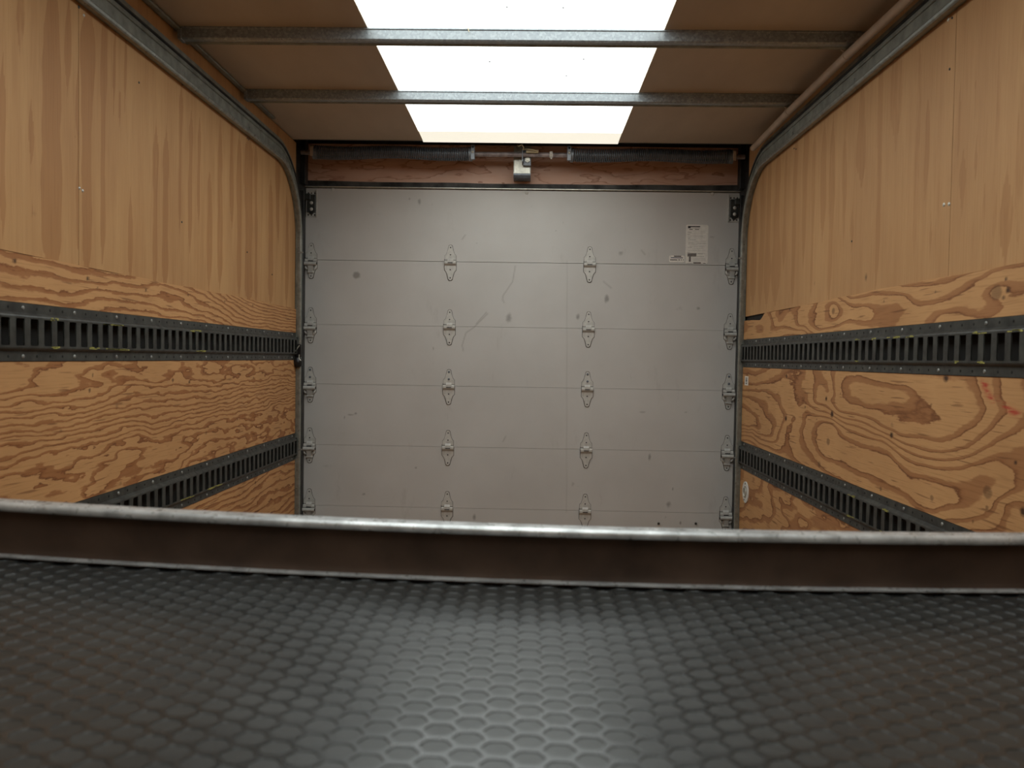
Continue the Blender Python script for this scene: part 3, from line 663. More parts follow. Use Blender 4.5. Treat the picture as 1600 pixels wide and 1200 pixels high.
# ------------------------------------------------------------------ door rails (curved)
def door_rail(X, side, label):
    """formed track: runs down beside the door, curves and follows the wall under the ceiling; profile (u inward, w outward from the curve centre)"""
    org = (X, 3.9, 0); root = empty('door_rail', org); tag(root, label, 'door rail', 'curved roll-up door rails'); sub = Sub(root, org)
    yb, zb, R = 3.87, .848, .30          # inner face of the vertical run, underside of the horizontal run, bend radius
    def path():
        P = [(yb, -CZ + .001 + .0, 1., 0.)]
        P.append((yb, zb - R, 1., 0.))
        for k in range(1, 17):
            a = k / 16 * math.pi / 2; P.append((yb - R + R * math.cos(a), zb - R + R * math.sin(a), math.cos(a), math.sin(a)))
        P.append((.3, zb, 0., 1.))
        return P
    def sweep(prof, name, m, lab=None):
        mb = MB(); pa = path(); n = len(prof); v = []
        for (y, z, ny, nz) in pa:
            for (u, wd) in prof: v.append((X + side * u, y + ny * wd, z + nz * wd))
        fs = []
        for i in range(len(pa) - 1):
            for k in range(n):
                k2 = (k + 1) % n; f = (i * n + k, i * n + k2, (i + 1) * n + k2, (i + 1) * n + k); fs.append(f if side > 0 else f[::-1])
        fs.append(tuple(range(n))); fs.append(tuple(range(n * len(pa) - n, n * len(pa)))[::-1])
        mb.add(v, fs); return sub.put(mb, name, m, lab)
    # web against the wall, two lips; the outer one is worn bright
    sweep([(-.004, .004), (.006, .004), (.006, .098), (-.004, .098)], 'web', M['rail'])
    sweep([(.006, .000), (.018, .000), (.022, .003), (.0235, .009), (.022, .013), (.019, .013), (.0195, .008), (.018, .0045), (.006, .0045)], 'inner_lip', M['rail_lip'], 'worn bright rounded lip of the rail')
    sweep([(.006, .058), (.010, .058), (.012, .060), (.010, .062), (.006, .062)], 'outer_lip', M['rail'])
    sweep([(.006, .074), (.012, .076), (.012, .080), (.006, .082)], 'rib', M['jamb'])
    bo = MB()
    for y in (3.2, 2.6, 2.0, 1.4): bo.dome((X + side * .006, y, zb + .034), (side, 0, 0), .005, .003, 8)
    for z in (.485, -.45, -1.0): bo.box(X + side * .004, X + side * .034, yb - .001, yb + .004, z - .003, z + .003)
    sub.put(bo, 'rivet', M['rivet'], kind='stuff')
    return root
door_rail(XL, 1, 'left curved steel door rail, bending along the wall under the ceiling')
door_rail(XR, -1, 'right curved steel door rail, bending along the wall below the beige conduit')

# conduit on the right, thin trim on the left
cx_, czr = .962, .945
org = (cx_, 2.4, CZ + czr); co_ = empty('wiring_conduit', org); tag(co_, 'beige round wiring conduit under the right edge of the ceiling', 'conduit'); sub = Sub(co_, org)
mb = MB(); mb.tube([(cx_ + .002, .3, czr - .004), (cx_, 1.9, czr - .004), (cx_ - .001, 2.58, czr + .004), (cx_, 3.15, czr + .003), (cx_ + .002, 3.65, czr - .006)], .0135, 14); sub.put(mb, 'pipe', M['conduit'])
for y in (2.58, 3.15):
    mb = MB(); mb.tube([(cx_, y - .006, czr + .004), (cx_, y + .006, czr + .004)], .0155, 14); mb.tube([(cx_ - .006, y, czr + .014), (cx_ - .018, y + .005, ZC - .036)], .002, 6); sub.put(mb, 'clip', M['conduit'])
mb = MB(); mb.box(XL + .001, XL + .020, .3, 3.48, ZC - .010, ZC - .002, .002); o = top(mb, 'ceiling_trim', M['rail'], (XL, 2, CZ + ZC)); o.name = 'trim_1'; tag(o, 'thin dull trim strip along the left ceiling edge', None, None, 'structure')

# ------------------------------------------------------------------ rear frame
wr = empty('wall_rear', (0, 4.1, 0)); wr['kind'] = 'structure'; sub = Sub(wr, (0, 4.1, 0))
HY = 4.092
def header_mat():
    m, nt, bs = mat('reddish_header_plywood')
    P = math_(nt, 'MULTIPLY', noise(nt, coords(nt, (.28, 1, 1)), 7, 4, .55), 9)
    fr = math_(nt, 'FRACT', P)
    c = ramp(nt, fr, [(0, (.72, .47, .36)), (.55, (.68, .41, .30)), (.74, (.40, .19, .12)), (.78, (.72, .47, .36))])
    c = mixc(nt, ramp(nt, noise(nt, coords(nt), 4, 4), [(.35, 0.), (.7, .5)]), c, (.56, .32, .22))
    nt.links.new(c, bs.inputs['Base Color']); bs.inputs['Roughness'].default_value = .6; return m
mb = MB(); mb.box(-1.125, 1.012, HY, HY + .02, .862, 1.125); sub.put(mb, 'header_board', header_mat(), 'reddish-brown plywood header board')
mb = MB(); mb.box(-1.16, 1.05, 3.85, 4.2, 1.125, 1.14); sub.put(mb, 'top_plate', M['jamb'])
mb = MB(); mb.box(-1.125, 1.012, HY - .0025, HY - .0002, 1.052, 1.124); sub.put(mb, 'upper_rail', M['jamb'], 'dark steel rail above the header board')
mb = MB()
xs = np.linspace(-1.12, 1.01, 60); zz = .862 + .004 * np.array([vnoise(x * 5, 0, 3) for x in xs]) + .006 * (np.abs(xs + .05) / 1.1) ** 3
v = [(x, HY - .004, .842) for x in xs] + [(x, HY - .004, z) for x, z in zip(xs, zz)]; n = len(xs)
v += [(x, HY + .0, .842) for x in xs] + [(x, HY + .0, z) for x, z in zip(xs, zz)]
mb.add(v, [(i, i + 1, n + i + 1, n + i) for i in range(n - 1)] + [(n + i, n + i + 1, 3 * n + i + 1, 3 * n + i) for i in range(n - 1)]); sub.put(mb, 'weather_seal', M['seal'], 'grimy ragged seal under the header board')
for s, X in ((-1, -1.112), (1, 1.001)):
    mb = MB()
    mb.box(X + s * .02, X + s * .06, 3.85, 4.2, -CZ, 1.125)
    mb.box(X - s * .002, X + s * .03, 3.985, 3.998, -CZ, .80, .001)
    sub.put(mb, 'side_jamb', M['jamb'], 'black steel jamb beside the door')
    mb = MB(); mb.box(X - s * .004, X + s * .03, 3.998, 4.05, .835, 1.12, .002); sub.put(mb, 'corner_gusset', M['jamb'])

# ------------------------------------------------------------------ spring assembly
ZS = .9735; YS = 3.95
def spring(x0, x1, label, flip):
    org = ((x0 + x1) / 2, YS, CZ + ZS); root = empty('torsion_spring', org); tag(root, label, 'spring', 'torsion springs above the door'); sub = Sub(root, org)
    mb = MB(); pitch = .0088; turns = int(abs(x1 - x0) / pitch); n = turns * 14; L = x1 - x0; path = []
    for i in range(n + 1):
        t = i / n; a = 2 * math.pi * turns * t; x = x0 + L * t
        R = .0305 - .0025 * math.sin(math.pi * t) ; sag = -.004 * math.sin(2 * math.pi * t * 1.5) + .002
        path.append((x, YS + R * math.cos(a), ZS + sag + R * math.sin(a)))
    mb.tube(path, .0032, 6); sub.put(mb, 'coil', M['spring'])
    xe = x1; s = 1 if x1 > x0 else -1
    mb = MB(); mb.cyl((xe - s * .012, YS, ZS), (xe + s * .004, YS, ZS), .034, 16); mb.cyl((xe + s * .004, YS, ZS), (xe + s * .016, YS, ZS), .028, 16)
    mb.box(xe - .002 if s > 0 else xe - .018, xe + .018 if s > 0 else xe + .002, YS - .038, YS - .026, ZS - .034, ZS + .036, .002)
    c = sub.put(mb, 'winding_cone', M['cone'], 'pale grey winding cone at the inner end')
    b = MB(); b.dome((xe + s * .008, YS - .038, ZS + .002), (0, -1, 0), .0062, .004, 8); o = sub.put(b, 'set_screw', M['bright']); o.parent = c
    b = MB(); b.dome((xe + s * .008, YS - .0382, ZS + .024), (0, -1, 0), .005, .0006, 8); o = sub.put(b, 'socket', M['dark_void']); o.parent = c
    mb = MB(); mb.cyl((x0 - s * .012, YS, ZS), (x0 + s * .01, YS, ZS), .033, 14); sub.put(mb, 'end_plug', M['cone'])
    return root
spring(-1.045, -.295, 'dark torsion spring above the door, left of the centre bracket', 1)
spring(.935, .178, 'dark torsion spring above the door, right of the centre bracket', -1)
org = (-.05, YS, CZ + ZS); sh = empty('spring_shaft', org); tag(sh, 'dark steel shaft running through both torsion springs', 'shaft'); sub = Sub(sh, org)
mb = MB(); mb.cyl((-1.115, YS, ZS), (1.004, YS, ZS), .0115, 14); sub.put(mb, 'rod', M['shaft'])
mb = MB(); mb.cyl((.077, YS, ZS), (.093, YS, ZS), .014, 12); mb.box(.078, .092, YS - .018, YS - .008, ZS - .002, ZS + .013, .001); mb.cyl((.086, YS - .012, ZS - .015), (.086, YS - .012, ZS - .022), .004, 8); sub.put(mb, 'collar_tag', M['white'], 'small white collar on the shaft')
for x in (-1.055, .948):
    mb = MB(); mb.box(x - .007, x + .007, YS - .042, YS - .036, ZS - .026, ZS + .024, .001); mb.box(x - .006, x + .006, YS - .042, YS + .10, ZS + .018, ZS + .024); sub.put(mb, 'end_bracket', M['conduit'])
# centre bracket
org = (-.05, HY, CZ + .86); cb = empty('centre_bracket', org); tag(cb, 'pale zinc bracket holding the spring shaft at mid width of the header', 'bracket'); sub = Sub(cb, org)
a = onY(803, 227, 3.99); b = onY(829, 277, 3.99)
mb = MB(); mb.box(a[0], b[0], 3.990, 3.994, b[2] + .018, a[2] - .004, .0008); mb.box(a[0], a[0] + .003, 3.990, HY - .003, b[2] + .018, a[2] - .004); mb.box(b[0] - .003, b[0], 3.990, HY - .003, b[2] + .018, a[2] - .004)
sub.put(mb, 'plate', M['bright'])
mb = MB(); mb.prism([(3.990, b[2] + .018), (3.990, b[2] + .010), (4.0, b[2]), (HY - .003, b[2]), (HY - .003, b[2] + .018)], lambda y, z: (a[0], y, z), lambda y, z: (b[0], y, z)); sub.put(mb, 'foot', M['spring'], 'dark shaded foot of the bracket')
mb = MB(); mb.box(-.054, -.049, 3.925, 3.990, .935, 1.022, .001); mb.box(-.049, -.010, 3.968, 3.990, .926, 1.000, .002); sub.put(mb, 'bearing_plate', M['cone'])
mb = MB(); mb.cyl((-.0275, 3.968, .953), (-.0275, 3.960, .953), .013, 6); mb.cyl((-.0275, 3.960, .953), (-.0275, 3.954, .953), .007, 10); sub.put(mb, 'bolt', M['bright'])
mb = MB(); mb.cyl((-.0275, 3.968, .990), (-.0275, 3.962, .990), .009, 6); sub.put(mb, 'bolt', M['bright'])
# yellowed cable tie tangle on the bracket
p0 = onY(811, 222, 3.80); cy = 3.90
mb = MB(); P = [(-.075, cy, .975 + .03), (-.070, cy - .02, .995), (-.055, cy - .03, 1.0), (-.045, cy - .02, .99), (-.05, cy, .985), (-.03, cy + .01, .99), (.0, cy + .0, .985), (.02, cy + .01, .98)]
mb.tube(P, .0022, 6); mb.box(-.035, .025, cy + .02, cy + .028, .975, .990, .002)
o = top(mb, 'cable_tie', M['wax'], (-.05, cy, CZ + 1.0)); tag(o, 'yellowed cable tie and clip on top of the centre bracket', 'cable tie')

# ------------------------------------------------------------------ roll-up door
dr = empty('door_1', (0, YD, 0)); dr['kind'] = 'structure'; dr['label'] = 'closed beige-grey roll-up cargo door of hinged panels'; sd = Sub(dr, (0, YD, 0))
seams = [.834, .477, .155, -.143, -.449, -.757, -1.06, -CZ + .004]
DX0, DX1 = -1.133, 1.024
sm_px = [(557, 430, .02, .018, 1), (655, 315, .010, .018, .7), (640, 311, .008, .009, .6), (675, 320, .010, .02, .35), (795, 497, .020, .03, .65), (903, 495, .012, .02, .7), (948, 467, .014, .022, .8), (970, 396, .016, .014, .6), (1061, 482, .022, .022, .4), (1091, 482, .012, .009, .7),
         (677, 545, .006, .014, .5), (1004, 644, .022, .007, .65), (1071, 644, .012, .007, .5), (1015, 714, .008, .02, .8), (1045, 788, .016, .022, .6), (1063, 817, .006, .010, .9), (1040, 808, .006, .012, .5), (1051, 764, .004, .010, .9), (548, 648, .020, .004, .9), (538, 652, .004, .010, .8),
         (556, 646, .008, .006, .9), (741, 808, .010, .022, .7), (650, 731, .008, .008, .7), (568, 772, .012, .010, .6), (510, 728, .04, .010, .4), (895, 757, .010, .020, .5), (905, 759, .03, .003, .5), (830, 320, .018, .03, .3), (880, 348, .006, .008, .5), (840, 317, .012, .012, .3), (612, 474, .02, .014, .25),
         (926, 612, .018, .012, .3), (592, 334, .012, .008, .35), (1022, 728, .05, .006, .25), (745, 380, .006, .004, .6), (869, 361, .003, .003, 1.4), (1075, 458, .006, .02, .4), (700, 565, .006, .006, .4)]
SMG = [(onY(a, b, YD)[0], onY(a, b, YD)[2], c, d, s) for a, b, c, d, s in sm_px]
SC = [[(805, 416), (801, 440), (786, 462), (785, 468), (788, 473)], [(762, 490), (740, 512), (728, 520), (722, 540), (724, 548)], [(722, 374), (727, 367)], [(1002, 391), (1008, 398)], [(760, 488), (744, 506)], [(1110, 370), (1115, 371)], [(790, 682), (786, 690)], [(943, 440), (955, 450)], [(886, 408), (885, 800)]]
for i in range(len(seams) - 1):
    z1 = seams[i] - .0006; z0 = seams[i + 1] + (.0014 if i == 0 else .0005)
    nx = 420; nz = max(8, int((z1 - z0) / .0052)); X = np.linspace(DX0, DX1, nx); Z = np.linspace(z0, z1, nz)
    XX, ZZ = np.meshgrid(X, Z); n = nx * nz
    co = np.stack([XX.ravel(), np.full(n, YD), ZZ.ravel()], 1)
    ii, jj = np.meshgrid(np.arange(nx - 1), np.arange(nz - 1)); a = (jj * nx + ii).ravel(); qd = np.stack([a, a + 1, a + 1 + nx, a + nx], 1)
    per = list(range(nx)) + [k * nx + nx - 1 for k in range(1, nz)] + [(nz - 1) * nx + k for k in range(nx - 2, -1, -1)] + [k * nx for k in range(nz - 2, 0, -1)]
    m = len(per); fr = co[per]; bk = fr.copy(); bk[:, 1] += .022
    fs = [tuple(x) for x in qd.tolist()] + [(n + k, n + m + k, n + m + (k + 1) % m, n + (k + 1) % m) for k in range(m)] + [tuple(range(n + m, n + 2 * m))[::-1]]
    mb = MB(); mb.v = np.vstack([co, fr, bk]).tolist(); mb.f = fs; mb.sm = [False] * len(fs); mb.mi = [0] * len(fs)
    o = sd.put(mb, 'door_panel', M['door'])
    sgm = np.zeros_like(XX); scr = np.zeros_like(XX)
    for sx, sz, rx, rz, s in SMG:
        if z0 - .1 < sz < z1 + .1: sgm = np.maximum(sgm, 1.35 * s * np.exp(-((XX - sx) / rx) ** 2 - ((ZZ - sz) / rz) ** 2))
    for k, pl in enumerate(SC):
        for (ax, ay), (bx, by) in zip(pl[:-1], pl[1:]):
            A = onY(ax, ay, YD); B = onY(bx, by, YD); d = np.array([B[0] - A[0], B[2] - A[2]]); L2 = (d ** 2).sum()
            t = np.clip(((XX - A[0]) * d[0] + (ZZ - A[2]) * d[1]) / L2, 0, 1); dist = np.hypot(XX - A[0] - d[0] * t, ZZ - A[2] - d[1] * t)
            scr = np.maximum(scr, (.16 if k == len(SC) - 1 else .34) * np.exp(-(dist / .003) ** 2))
    full = lambda A: np.concatenate([A.ravel(), A.ravel()[per], A.ravel()[per]])
    set_attr(o, 'smudge', full(sgm)); set_attr(o, 'scratch', full(scr))
mb = MB(); mb.box(DX0 - .03, DX1 + .03, YD + .022, YD + .03, -CZ, 1.125); sd.put(mb, 'outer_skin', M['dark_void'])
mb = MB(); mb.box(DX0, DX1, YD - .014, YD + .02, .8366, .8416, .001); sd.put(mb, 'top_cap', M['bright'], 'bright metal cap along the top of the door')
for px, py in ((520, 296), (823, 301), (1113, 303)):
    p = onY(px, py, YD); mb = MB(); mb.dome((p[0], YD, p[2]), (0, -1, 0), .009, .004, 12); sd.put(mb, 'bolt', M['hinge'])
for px, py, r in ((1029, 818, .0075), (1087, 818, .0075)):
    p = onY(px, py, YD); mb = MB(); mb.cyl((p[0], YD - .001, p[2]), (p[0], YD - .0015, p[2]), r * 1.35, 14); o1 = sd.put(mb, 'bolt_ring', M['hinge']); mb = MB(); mb.cyl((p[0], YD - .0016, p[2]), (p[0], YD - .004, p[2]), r * .85, 8); sd.put(mb, 'bolt', M['ink'], 'black bolt head')

def leaf_outline(w, h0, h1, tw):
    """half-outline of a hinge leaf going up: full width w/2 to h0, then curves in to a rounded tip of half width tw at h1"""
    pr = [(w / 2, 0), (w / 2, h0)]
    for t in (.2, .4, .6, .8, 1.0): pr.append((w / 2 + (tw - w / 2) * (t ** .5) , h0 + (h1 - tw - h0) * t))
    for a in range(1, 7): pr.append((tw * math.cos(a / 6 * math.pi / 2), h1 - tw + tw * math.sin(a / 6 * math.pi / 2)))
    return pr + [(-x, z) for x, z in pr[::-1][1:]]
def build_hinge_meshes():
    D = {}
    y1 = 0.0; th = .005
    o = leaf_outline(.055, .030, .082, .010)
    mb = MB(); mb.prism(o, lambda x, z: (x, -th, z), lambda x, z: (x, 0, z)); D['upper_leaf'] = mb
    mb = MB(); mb.prism(leaf_outline(.057, .042, .092, .0105), lambda x, z: (x, 0, -z), lambda x, z: (x, -th, -z)); D['lower_leaf'] = mb
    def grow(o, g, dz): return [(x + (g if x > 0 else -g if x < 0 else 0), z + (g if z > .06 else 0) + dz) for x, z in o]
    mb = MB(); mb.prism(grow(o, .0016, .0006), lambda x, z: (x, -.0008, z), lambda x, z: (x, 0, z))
    mb.prism(grow(leaf_outline(.057, .042, .092, .0105), .0024, .0008), lambda x, z: (x, 0, -z), lambda x, z: (x, -.0008, -z)); D['grime_rim'] = mb  # oversized dark plates paint in a shade outline, wider on the lower leaf
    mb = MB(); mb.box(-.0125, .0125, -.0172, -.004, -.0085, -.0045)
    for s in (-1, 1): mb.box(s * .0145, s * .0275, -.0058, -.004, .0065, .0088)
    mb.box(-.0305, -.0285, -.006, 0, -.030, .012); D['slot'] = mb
    # rolled knuckles: two outer ones low, one centre one high
    mb = MB()
    mb.prism([(-.001, .018), (-.006, .017), (-.014, .008), (-.014, -.002), (-.004, -.002), (-.003, .010)], lambda y, z: (-.0135, y, z), lambda y, z: (.0135, y, z)); D['centre_knuckle'] = mb
    mb = MB()
    for x0, x1 in ((-.0285, -.0145), (.0145, .0285)): mb.cyl((x0, -.009, -.002), (x1, -.009, -.002), .0075, 12)
    mb.prism([(-.003, -.022), (-.0165, -.010), (-.0165, -.003), (-.003, -.003)], lambda y, z: (-.0285, y, z), lambda y, z: (.0285, y, z)); D['outer_knuckle'] = mb
    return D
HM = build_hinge_meshes(); CACHE = {}
def place(mb, name, m, root, x, z, y=YD, key=None):
    if key in CACHE: me = CACHE[key]
    else:
        o = mb.build(name, m, None, 0); me = o.data; CACHE[key] = me; bpy.data.objects.remove(o)
    o = bpy.data.objects.new(name, me); COL.objects.link(o); o.parent = root; o.location = (x, y, z)
    return o
def scr_mb(dark):
    b = MB(); b.dome((0, 0, 0), (0, -1, 0), .0058 if dark else .0035, .004 if dark else .0012, 8); return b
SBIG, SSM = scr_mb(True), scr_mb(False)
rc = MB(); rc.box(-.027, -.010, -.020, -.0035, .004, .006)
# edge hinge extras: roller sleeve, gusseted carrier, roller
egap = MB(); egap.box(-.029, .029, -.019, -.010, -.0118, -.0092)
rsleeve = MB(); rsleeve.tube([(-.031, -.021, -.020), (.031, -.021, -.020)], .0092, 14)
rcar = MB()
rcar.prism([(-.022, -.022), (-.013, -.030), (-.011, -.056), (-.016, -.064), (.016, -.064), (.011, -.056), (.013, -.030), (.022, -.022)], lambda x, z: (x, -.0035, z), lambda x, z: (x, -.014 if z < -.05 else -.022, z))
for s in (-1, 1):
    rcar.tube([(s * .024, -.008, -.030 + .0), (s * .026, -.012, -.036), (s * .024, -.012, -.043), (s * .017, -.010, -.046)], .0055, 8)
rstem = MB(); rstem.cyl((0, -.021, -.020), (.03, -.021, -.020), .0055, 10); rstem.cyl((.03, -.021, -.020), (.040, -.021, -.020), .017, 16)
rstemL = MB(); rstemL.cyl((0, -.021, -.020), (-.03, -.021, -.020), .0055, 10); rstemL.cyl((-.03, -.021, -.020), (-.040, -.021, -.020), .017, 16)
rnut = MB(); rnut.dome((0, 0, 0), (1, 0, 0), .0065, .005, 8)
def hinge(x, z, row, edge=0):
    root = empty('hinge', (x, 0, z + CZ)); root.parent = dr
    for k in ('upper_leaf', 'lower_leaf', 'outer_knuckle', 'centre_knuckle'):
        place(HM[k], k, M['hinge'], root, 0, 0, 0, k)
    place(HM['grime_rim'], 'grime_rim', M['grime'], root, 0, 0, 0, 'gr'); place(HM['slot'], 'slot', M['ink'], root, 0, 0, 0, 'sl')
    for zz in (.070, .034, -.040, -.081):
        big = row == 2 and zz > 0
        o = place(SBIG if big else SSM, 'screw', M['spring'] if big else M['ink'], root, 0, zz, -.0051, 'sb' if big else 'ss')
    if edge:
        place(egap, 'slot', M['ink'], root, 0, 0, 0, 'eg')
        place(rsleeve, 'roller_sleeve', M['hinge'], root, 0, 0, 0, 'rs'); place(rcar, 'roller_carrier', M['hinge'], root, 0, 0, 0, 'rc')
        place(rstem if edge > 0 else rstemL, 'roller', M['spring'], root, 0, 0, 0, 'rst%d' % edge)
        o = place(rnut, 'nut', M['ink'], root, -edge * .031, -.020, -.021, 'rn'); o.rotation_euler = (0, 0, math.pi if edge > 0 else 0)
    return root
for r, zs in enumerate(seams[1:7]):
    dzs = zs
    cols = [(-1.102 + .002 * 0, -1), (-.404, 0), (.289, 0), (.990, 1)]
    for x, e in cols: hinge(x, dzs, r, e)
# top roller brackets
for s, x0, x1 in ((-1, -1.130, -1.074), (1, .966, 1.022)):
    root = empty('top_bracket', (0, 0, CZ)); root.parent = dr; org2 = (0, YD, CZ)
    sb2 = Sub(root, org2)
    mb = MB(); mb.box(x0, x1, YD - .004, YD - .001, .690, .822, .001)
    ib = (x0 if s > 0 else x1 - .003); mb.box(ib, ib + .003, YD - .012, YD - .001, .690, .822); sb2.put(mb, 'base_plate', M['hinge'])
    cx = (x0 + x1) / 2
    mb = MB(); mb.box(cx - .020, cx + .022, YD - .016, YD - .006, .712, .800, .003); mb.prism([(cx - .012, .712), (cx - .006, .702), (cx + .006, .702), (cx + .012, .712)], lambda x, z: (x, YD - .012, z), lambda x, z: (x, YD - .006, z))
    mb.box(cx if s > 0 else x0 - .02, x1 + .02 if s > 0 else cx, YD - .030, YD - .008, .772, .802, .003)
    sb2.put(mb, 'slide_bracket', M['black_steel'], 'black slide bracket')
    for z in (.758, .727):
        mb = MB(); mb.dome((cx + .002, YD - .016, z), (0, -1, 0), .0088, .005, 10); sb2.put(mb, 'bolt', M['hinge'])
    for dx in (-.016, 0, .016):
        for z in (.808, .700):
            mb = MB(); mb.box(cx + dx - .003, cx + dx + .003, YD - .0046, YD - .004, z - .004, z + .004); sb2.put(mb, 'slot', M['ink'])
# stickers on the door
def sticker(x0, x1, z0, z1, lab):
    mb = MB(); c = .006; pr = [(x0 + c, z0), (x1 - c, z0), (x1 - .002, z0 + .002), (x1, z0 + c), (x1, z1 - c), (x1 - .002, z1 - .002), (x1 - c, z1), (x0 + c, z1), (x0 + .002, z1 - .002), (x0, z1 - c), (x0, z0 + c), (x0 + .002, z0 + .002)]
    mb.prism(pr, lambda x, z: (x, YD - .0008, z), lambda x, z: (x, YD - .0002, z))
    return sd.put(mb, 'sticker', M['paper'], lab)
A = onY(1072, 351, YD); B = onY(1105.5, 412, YD); X0, X1, Z1, Z0 = A[0], B[0], A[2], B[2]
S1 = sticker(X0, X1, Z0, Z1, 'tall white instruction sticker with small black print')
def ip(mb, ax, bx, ay, by, d=.0011):  # in zoomed sticker pixels (origin 1030,340, 15x)
    p = onY(1030 + ax / 15, 340 + ay / 15, YD); q = onY(1030 + bx / 15, 340 + by / 15, YD)
    mb.box(p[0], q[0], YD - d, YD - .0008, q[2], p[2])
hd = MB(); ip(hd, 675, 960, 197, 225); ip(hd, 675, 735, 197, 250); sd.put(hd, 'heading', M['ink']).parent = S1
bd = MB()
for ax, bx, ay, by in ((730, 960, 240, 250), (705, 785, 270, 290), (840, 935, 270, 290)): ip(bd, ax, bx, ay, by)
sd.put(bd, 'print', M['ink2']).parent = S1
ln = MB()
rows = [(330, 1080, 664), (348, 760, 664), (372, 1110, 664), (396, 725, 664), (425, 1100, 670), (438, 1030, 670), (470, 1090, 670), (486, 715, 680), (520, 855, 680), (555, 1095, 670), (572, 1095, 670), (590, 810, 680), (607, 1110, 900), (620, 900, 670), (654, 1110, 700), (684, 1070, 720), (696, 765, 670), (727, 1045, 680),
        (765, 1090, 670), (778, 1090, 680), (817, 725, 660), (845, 1080, 760), (852, 1020, 900), (908, 1050, 880), (950, 1090, 760), (984, 1090, 770), (1013, 1095, 790)]
for y, x1, x0 in rows: ip(ln, x0, x1, y - 3.5, y + 3.5)
sd.put(ln, 'print', M['ink2']).parent = S1
fg = MB(); ip(fg, 665, 870, 835, 915); ip(fg, 695, 740, 915, 1035); ip(fg, 800, 975, 1045, 1080); sd.put(fg, 'pictogram', M['ink2'], 'grey pictogram').parent = S1
fr = MB(); ip(fr, 650, 780, 1072, 1078); ip(fr, 1030, 1085, 1066, 1078); sd.put(fr, 'print', M['ink']).parent = S1
A = onY(1045.5, 399, YD); B = onY(1069.5, 410, YD)
S2 = sticker(A[0], B[0], B[2], A[2], 'small white sticker with two lines of black print beside the tall one')
pr = MB(); ip(pr, 345, 515, 893, 918); ip(pr, 262, 272, 900, 908)
for ax, bx in ((255, 420), (452, 482), (508, 525), (560, 572)): ip(pr, ax, bx, 980, 1002)
sd.put(pr, 'print', M['ink']).parent = S2
pb = MB(); ip(pb, 272, 553, 930, 955); sd.put(pb, 'print', M['ink_blue']).parent = S2

# ------------------------------------------------------------------ tie-down ring, strap hook
q = onX(1165.5, 769, XR); yc, zc = q[1], q[2]
org = (XR, yc, CZ + zc); rg = empty('tie_down_ring', org); tag(rg, 'white recessed tie-down plate on the right wall under the lower cargo track', 'tie-down ring'); sub = Sub(rg, org)
mb = MB(); nn = 28; ro, ri = .049, .028; v = []
for rr, u in ((ro, 0), (ro, .004), (ri, .0045), (ri * .85, .0003)):
    for k in range(nn): a = 2 * math.pi * k / nn; v.append((XR - u, yc + rr * math.cos(a), zc + rr * math.sin(a)))
mb.add(v, [(i * nn + k, i * nn + (k + 1) % nn, (i + 1) * nn + (k + 1) % nn, (i + 1) * nn + k)[::-1] for i in range(3) for k in range(nn)], False); mb.add(v[-nn:], [tuple(range(nn))])
sub.put(mb, 'plate', M['white'])
mb = MB(); mb.tube([(XR - .006, yc + .020 * math.cos(a), zc + .021 * math.sin(a)) for a in [2 * math.pi * k / 20 for k in range(21)]], .0035, 8, False); sub.put(mb, 'ring', M['bright'])
mb = MB(); mb.prism([(yc - .004, zc + .022), (yc + .004, zc + .022), (yc + .010, zc - .002), (yc + .004, zc - .004)], lambda y, z: (XR - .0006, y, z), lambda y, z: (XR - .0014, y, z)); sub.put(mb, 'recess', M['ink'])
for a in (math.pi / 2, -math.pi / 2 + .35):
    mb = MB(); mb.dome((XR - .0042, yc + .039 * math.cos(a), zc + .039 * math.sin(a)), (-1, 0, 0), .0042, .002, 8); sub.put(mb, 'screw', M['ink'])

Yh = 3.86
def hp(px, py, dy=0): return tuple(onY(px, py, Yh + dy))
a = hp(465.5, 565); org = (a[0], Yh, CZ + a[2])
hk = empty('strap_hook', org); tag(hk, 'black strap hook hanging at the door end of the left upper cargo track', 'hook'); sub = Sub(hk, org)
mb = MB(); mb.tube([hp(464, 559), hp(464.5, 563), hp(466, 569), hp(467.5, 573.5)], .02, 14, True, 0, [.016, .0215, .0215, .013]); sub.put(mb, 'bumper', M['rubber_black'])
mb = MB(); mb.tube([hp(461.5, 549, -.01), hp(464.5, 544, -.012), hp(468, 539.5, -.01)], .0026, 8); mb.tube([hp(467.3, 554, -.012), hp(467.3, 560, -.014), hp(470, 563.5, -.014)], .0024, 8); sub.put(mb, 'wire_bail', M['bright'], 'shiny wire bail')
mb = MB(); p = hp(466.5, 545); mb.box(p[0] - .012, p[0] + .012, Yh - .004, Yh + .012, p[2] - .040, p[2] + .022, .003); sub.put(mb, 'body', M['rubber_black'])

# ------------------------------------------------------------------ shelf in front of the camera: steel edge, deck, rubber mat
def sag(x): return -.2873 + .024 * (np.asarray(x) - .25) ** 2
XS = np.linspace(-1.085, .975, 80)
def sweepx(prof, closed=True, xs=XS):
    mb = MB(); n = len(prof); v = []
    for x in xs:
        for y, z in prof: v.append((float(x), y, z + float(sag(x))))
    fs = [(i * n + k, (i + 1) * n + k, (i + 1) * n + (k + 1) % n, i * n + (k + 1) % n) for i in range(len(xs) - 1) for k in range(n)]
    fs.append(tuple(range(n))); fs.append(tuple(range((len(xs) - 1) * n, len(xs) * n))[::-1])
    mb.add(v, [f[::-1] for f in fs], True); return mb
org = (-.05, .4, CZ - .33); sf = empty('cargo_shelf', org); tag(sf, 'raised shelf in the foreground with a rolled steel front edge', 'shelf'); sub = Sub(sf, org)
sub.put(sweepx([(-.45, -.034), (1.046, -.034), (1.046, -.013), (-.45, -.013)]), 'deck_board', M['front'])
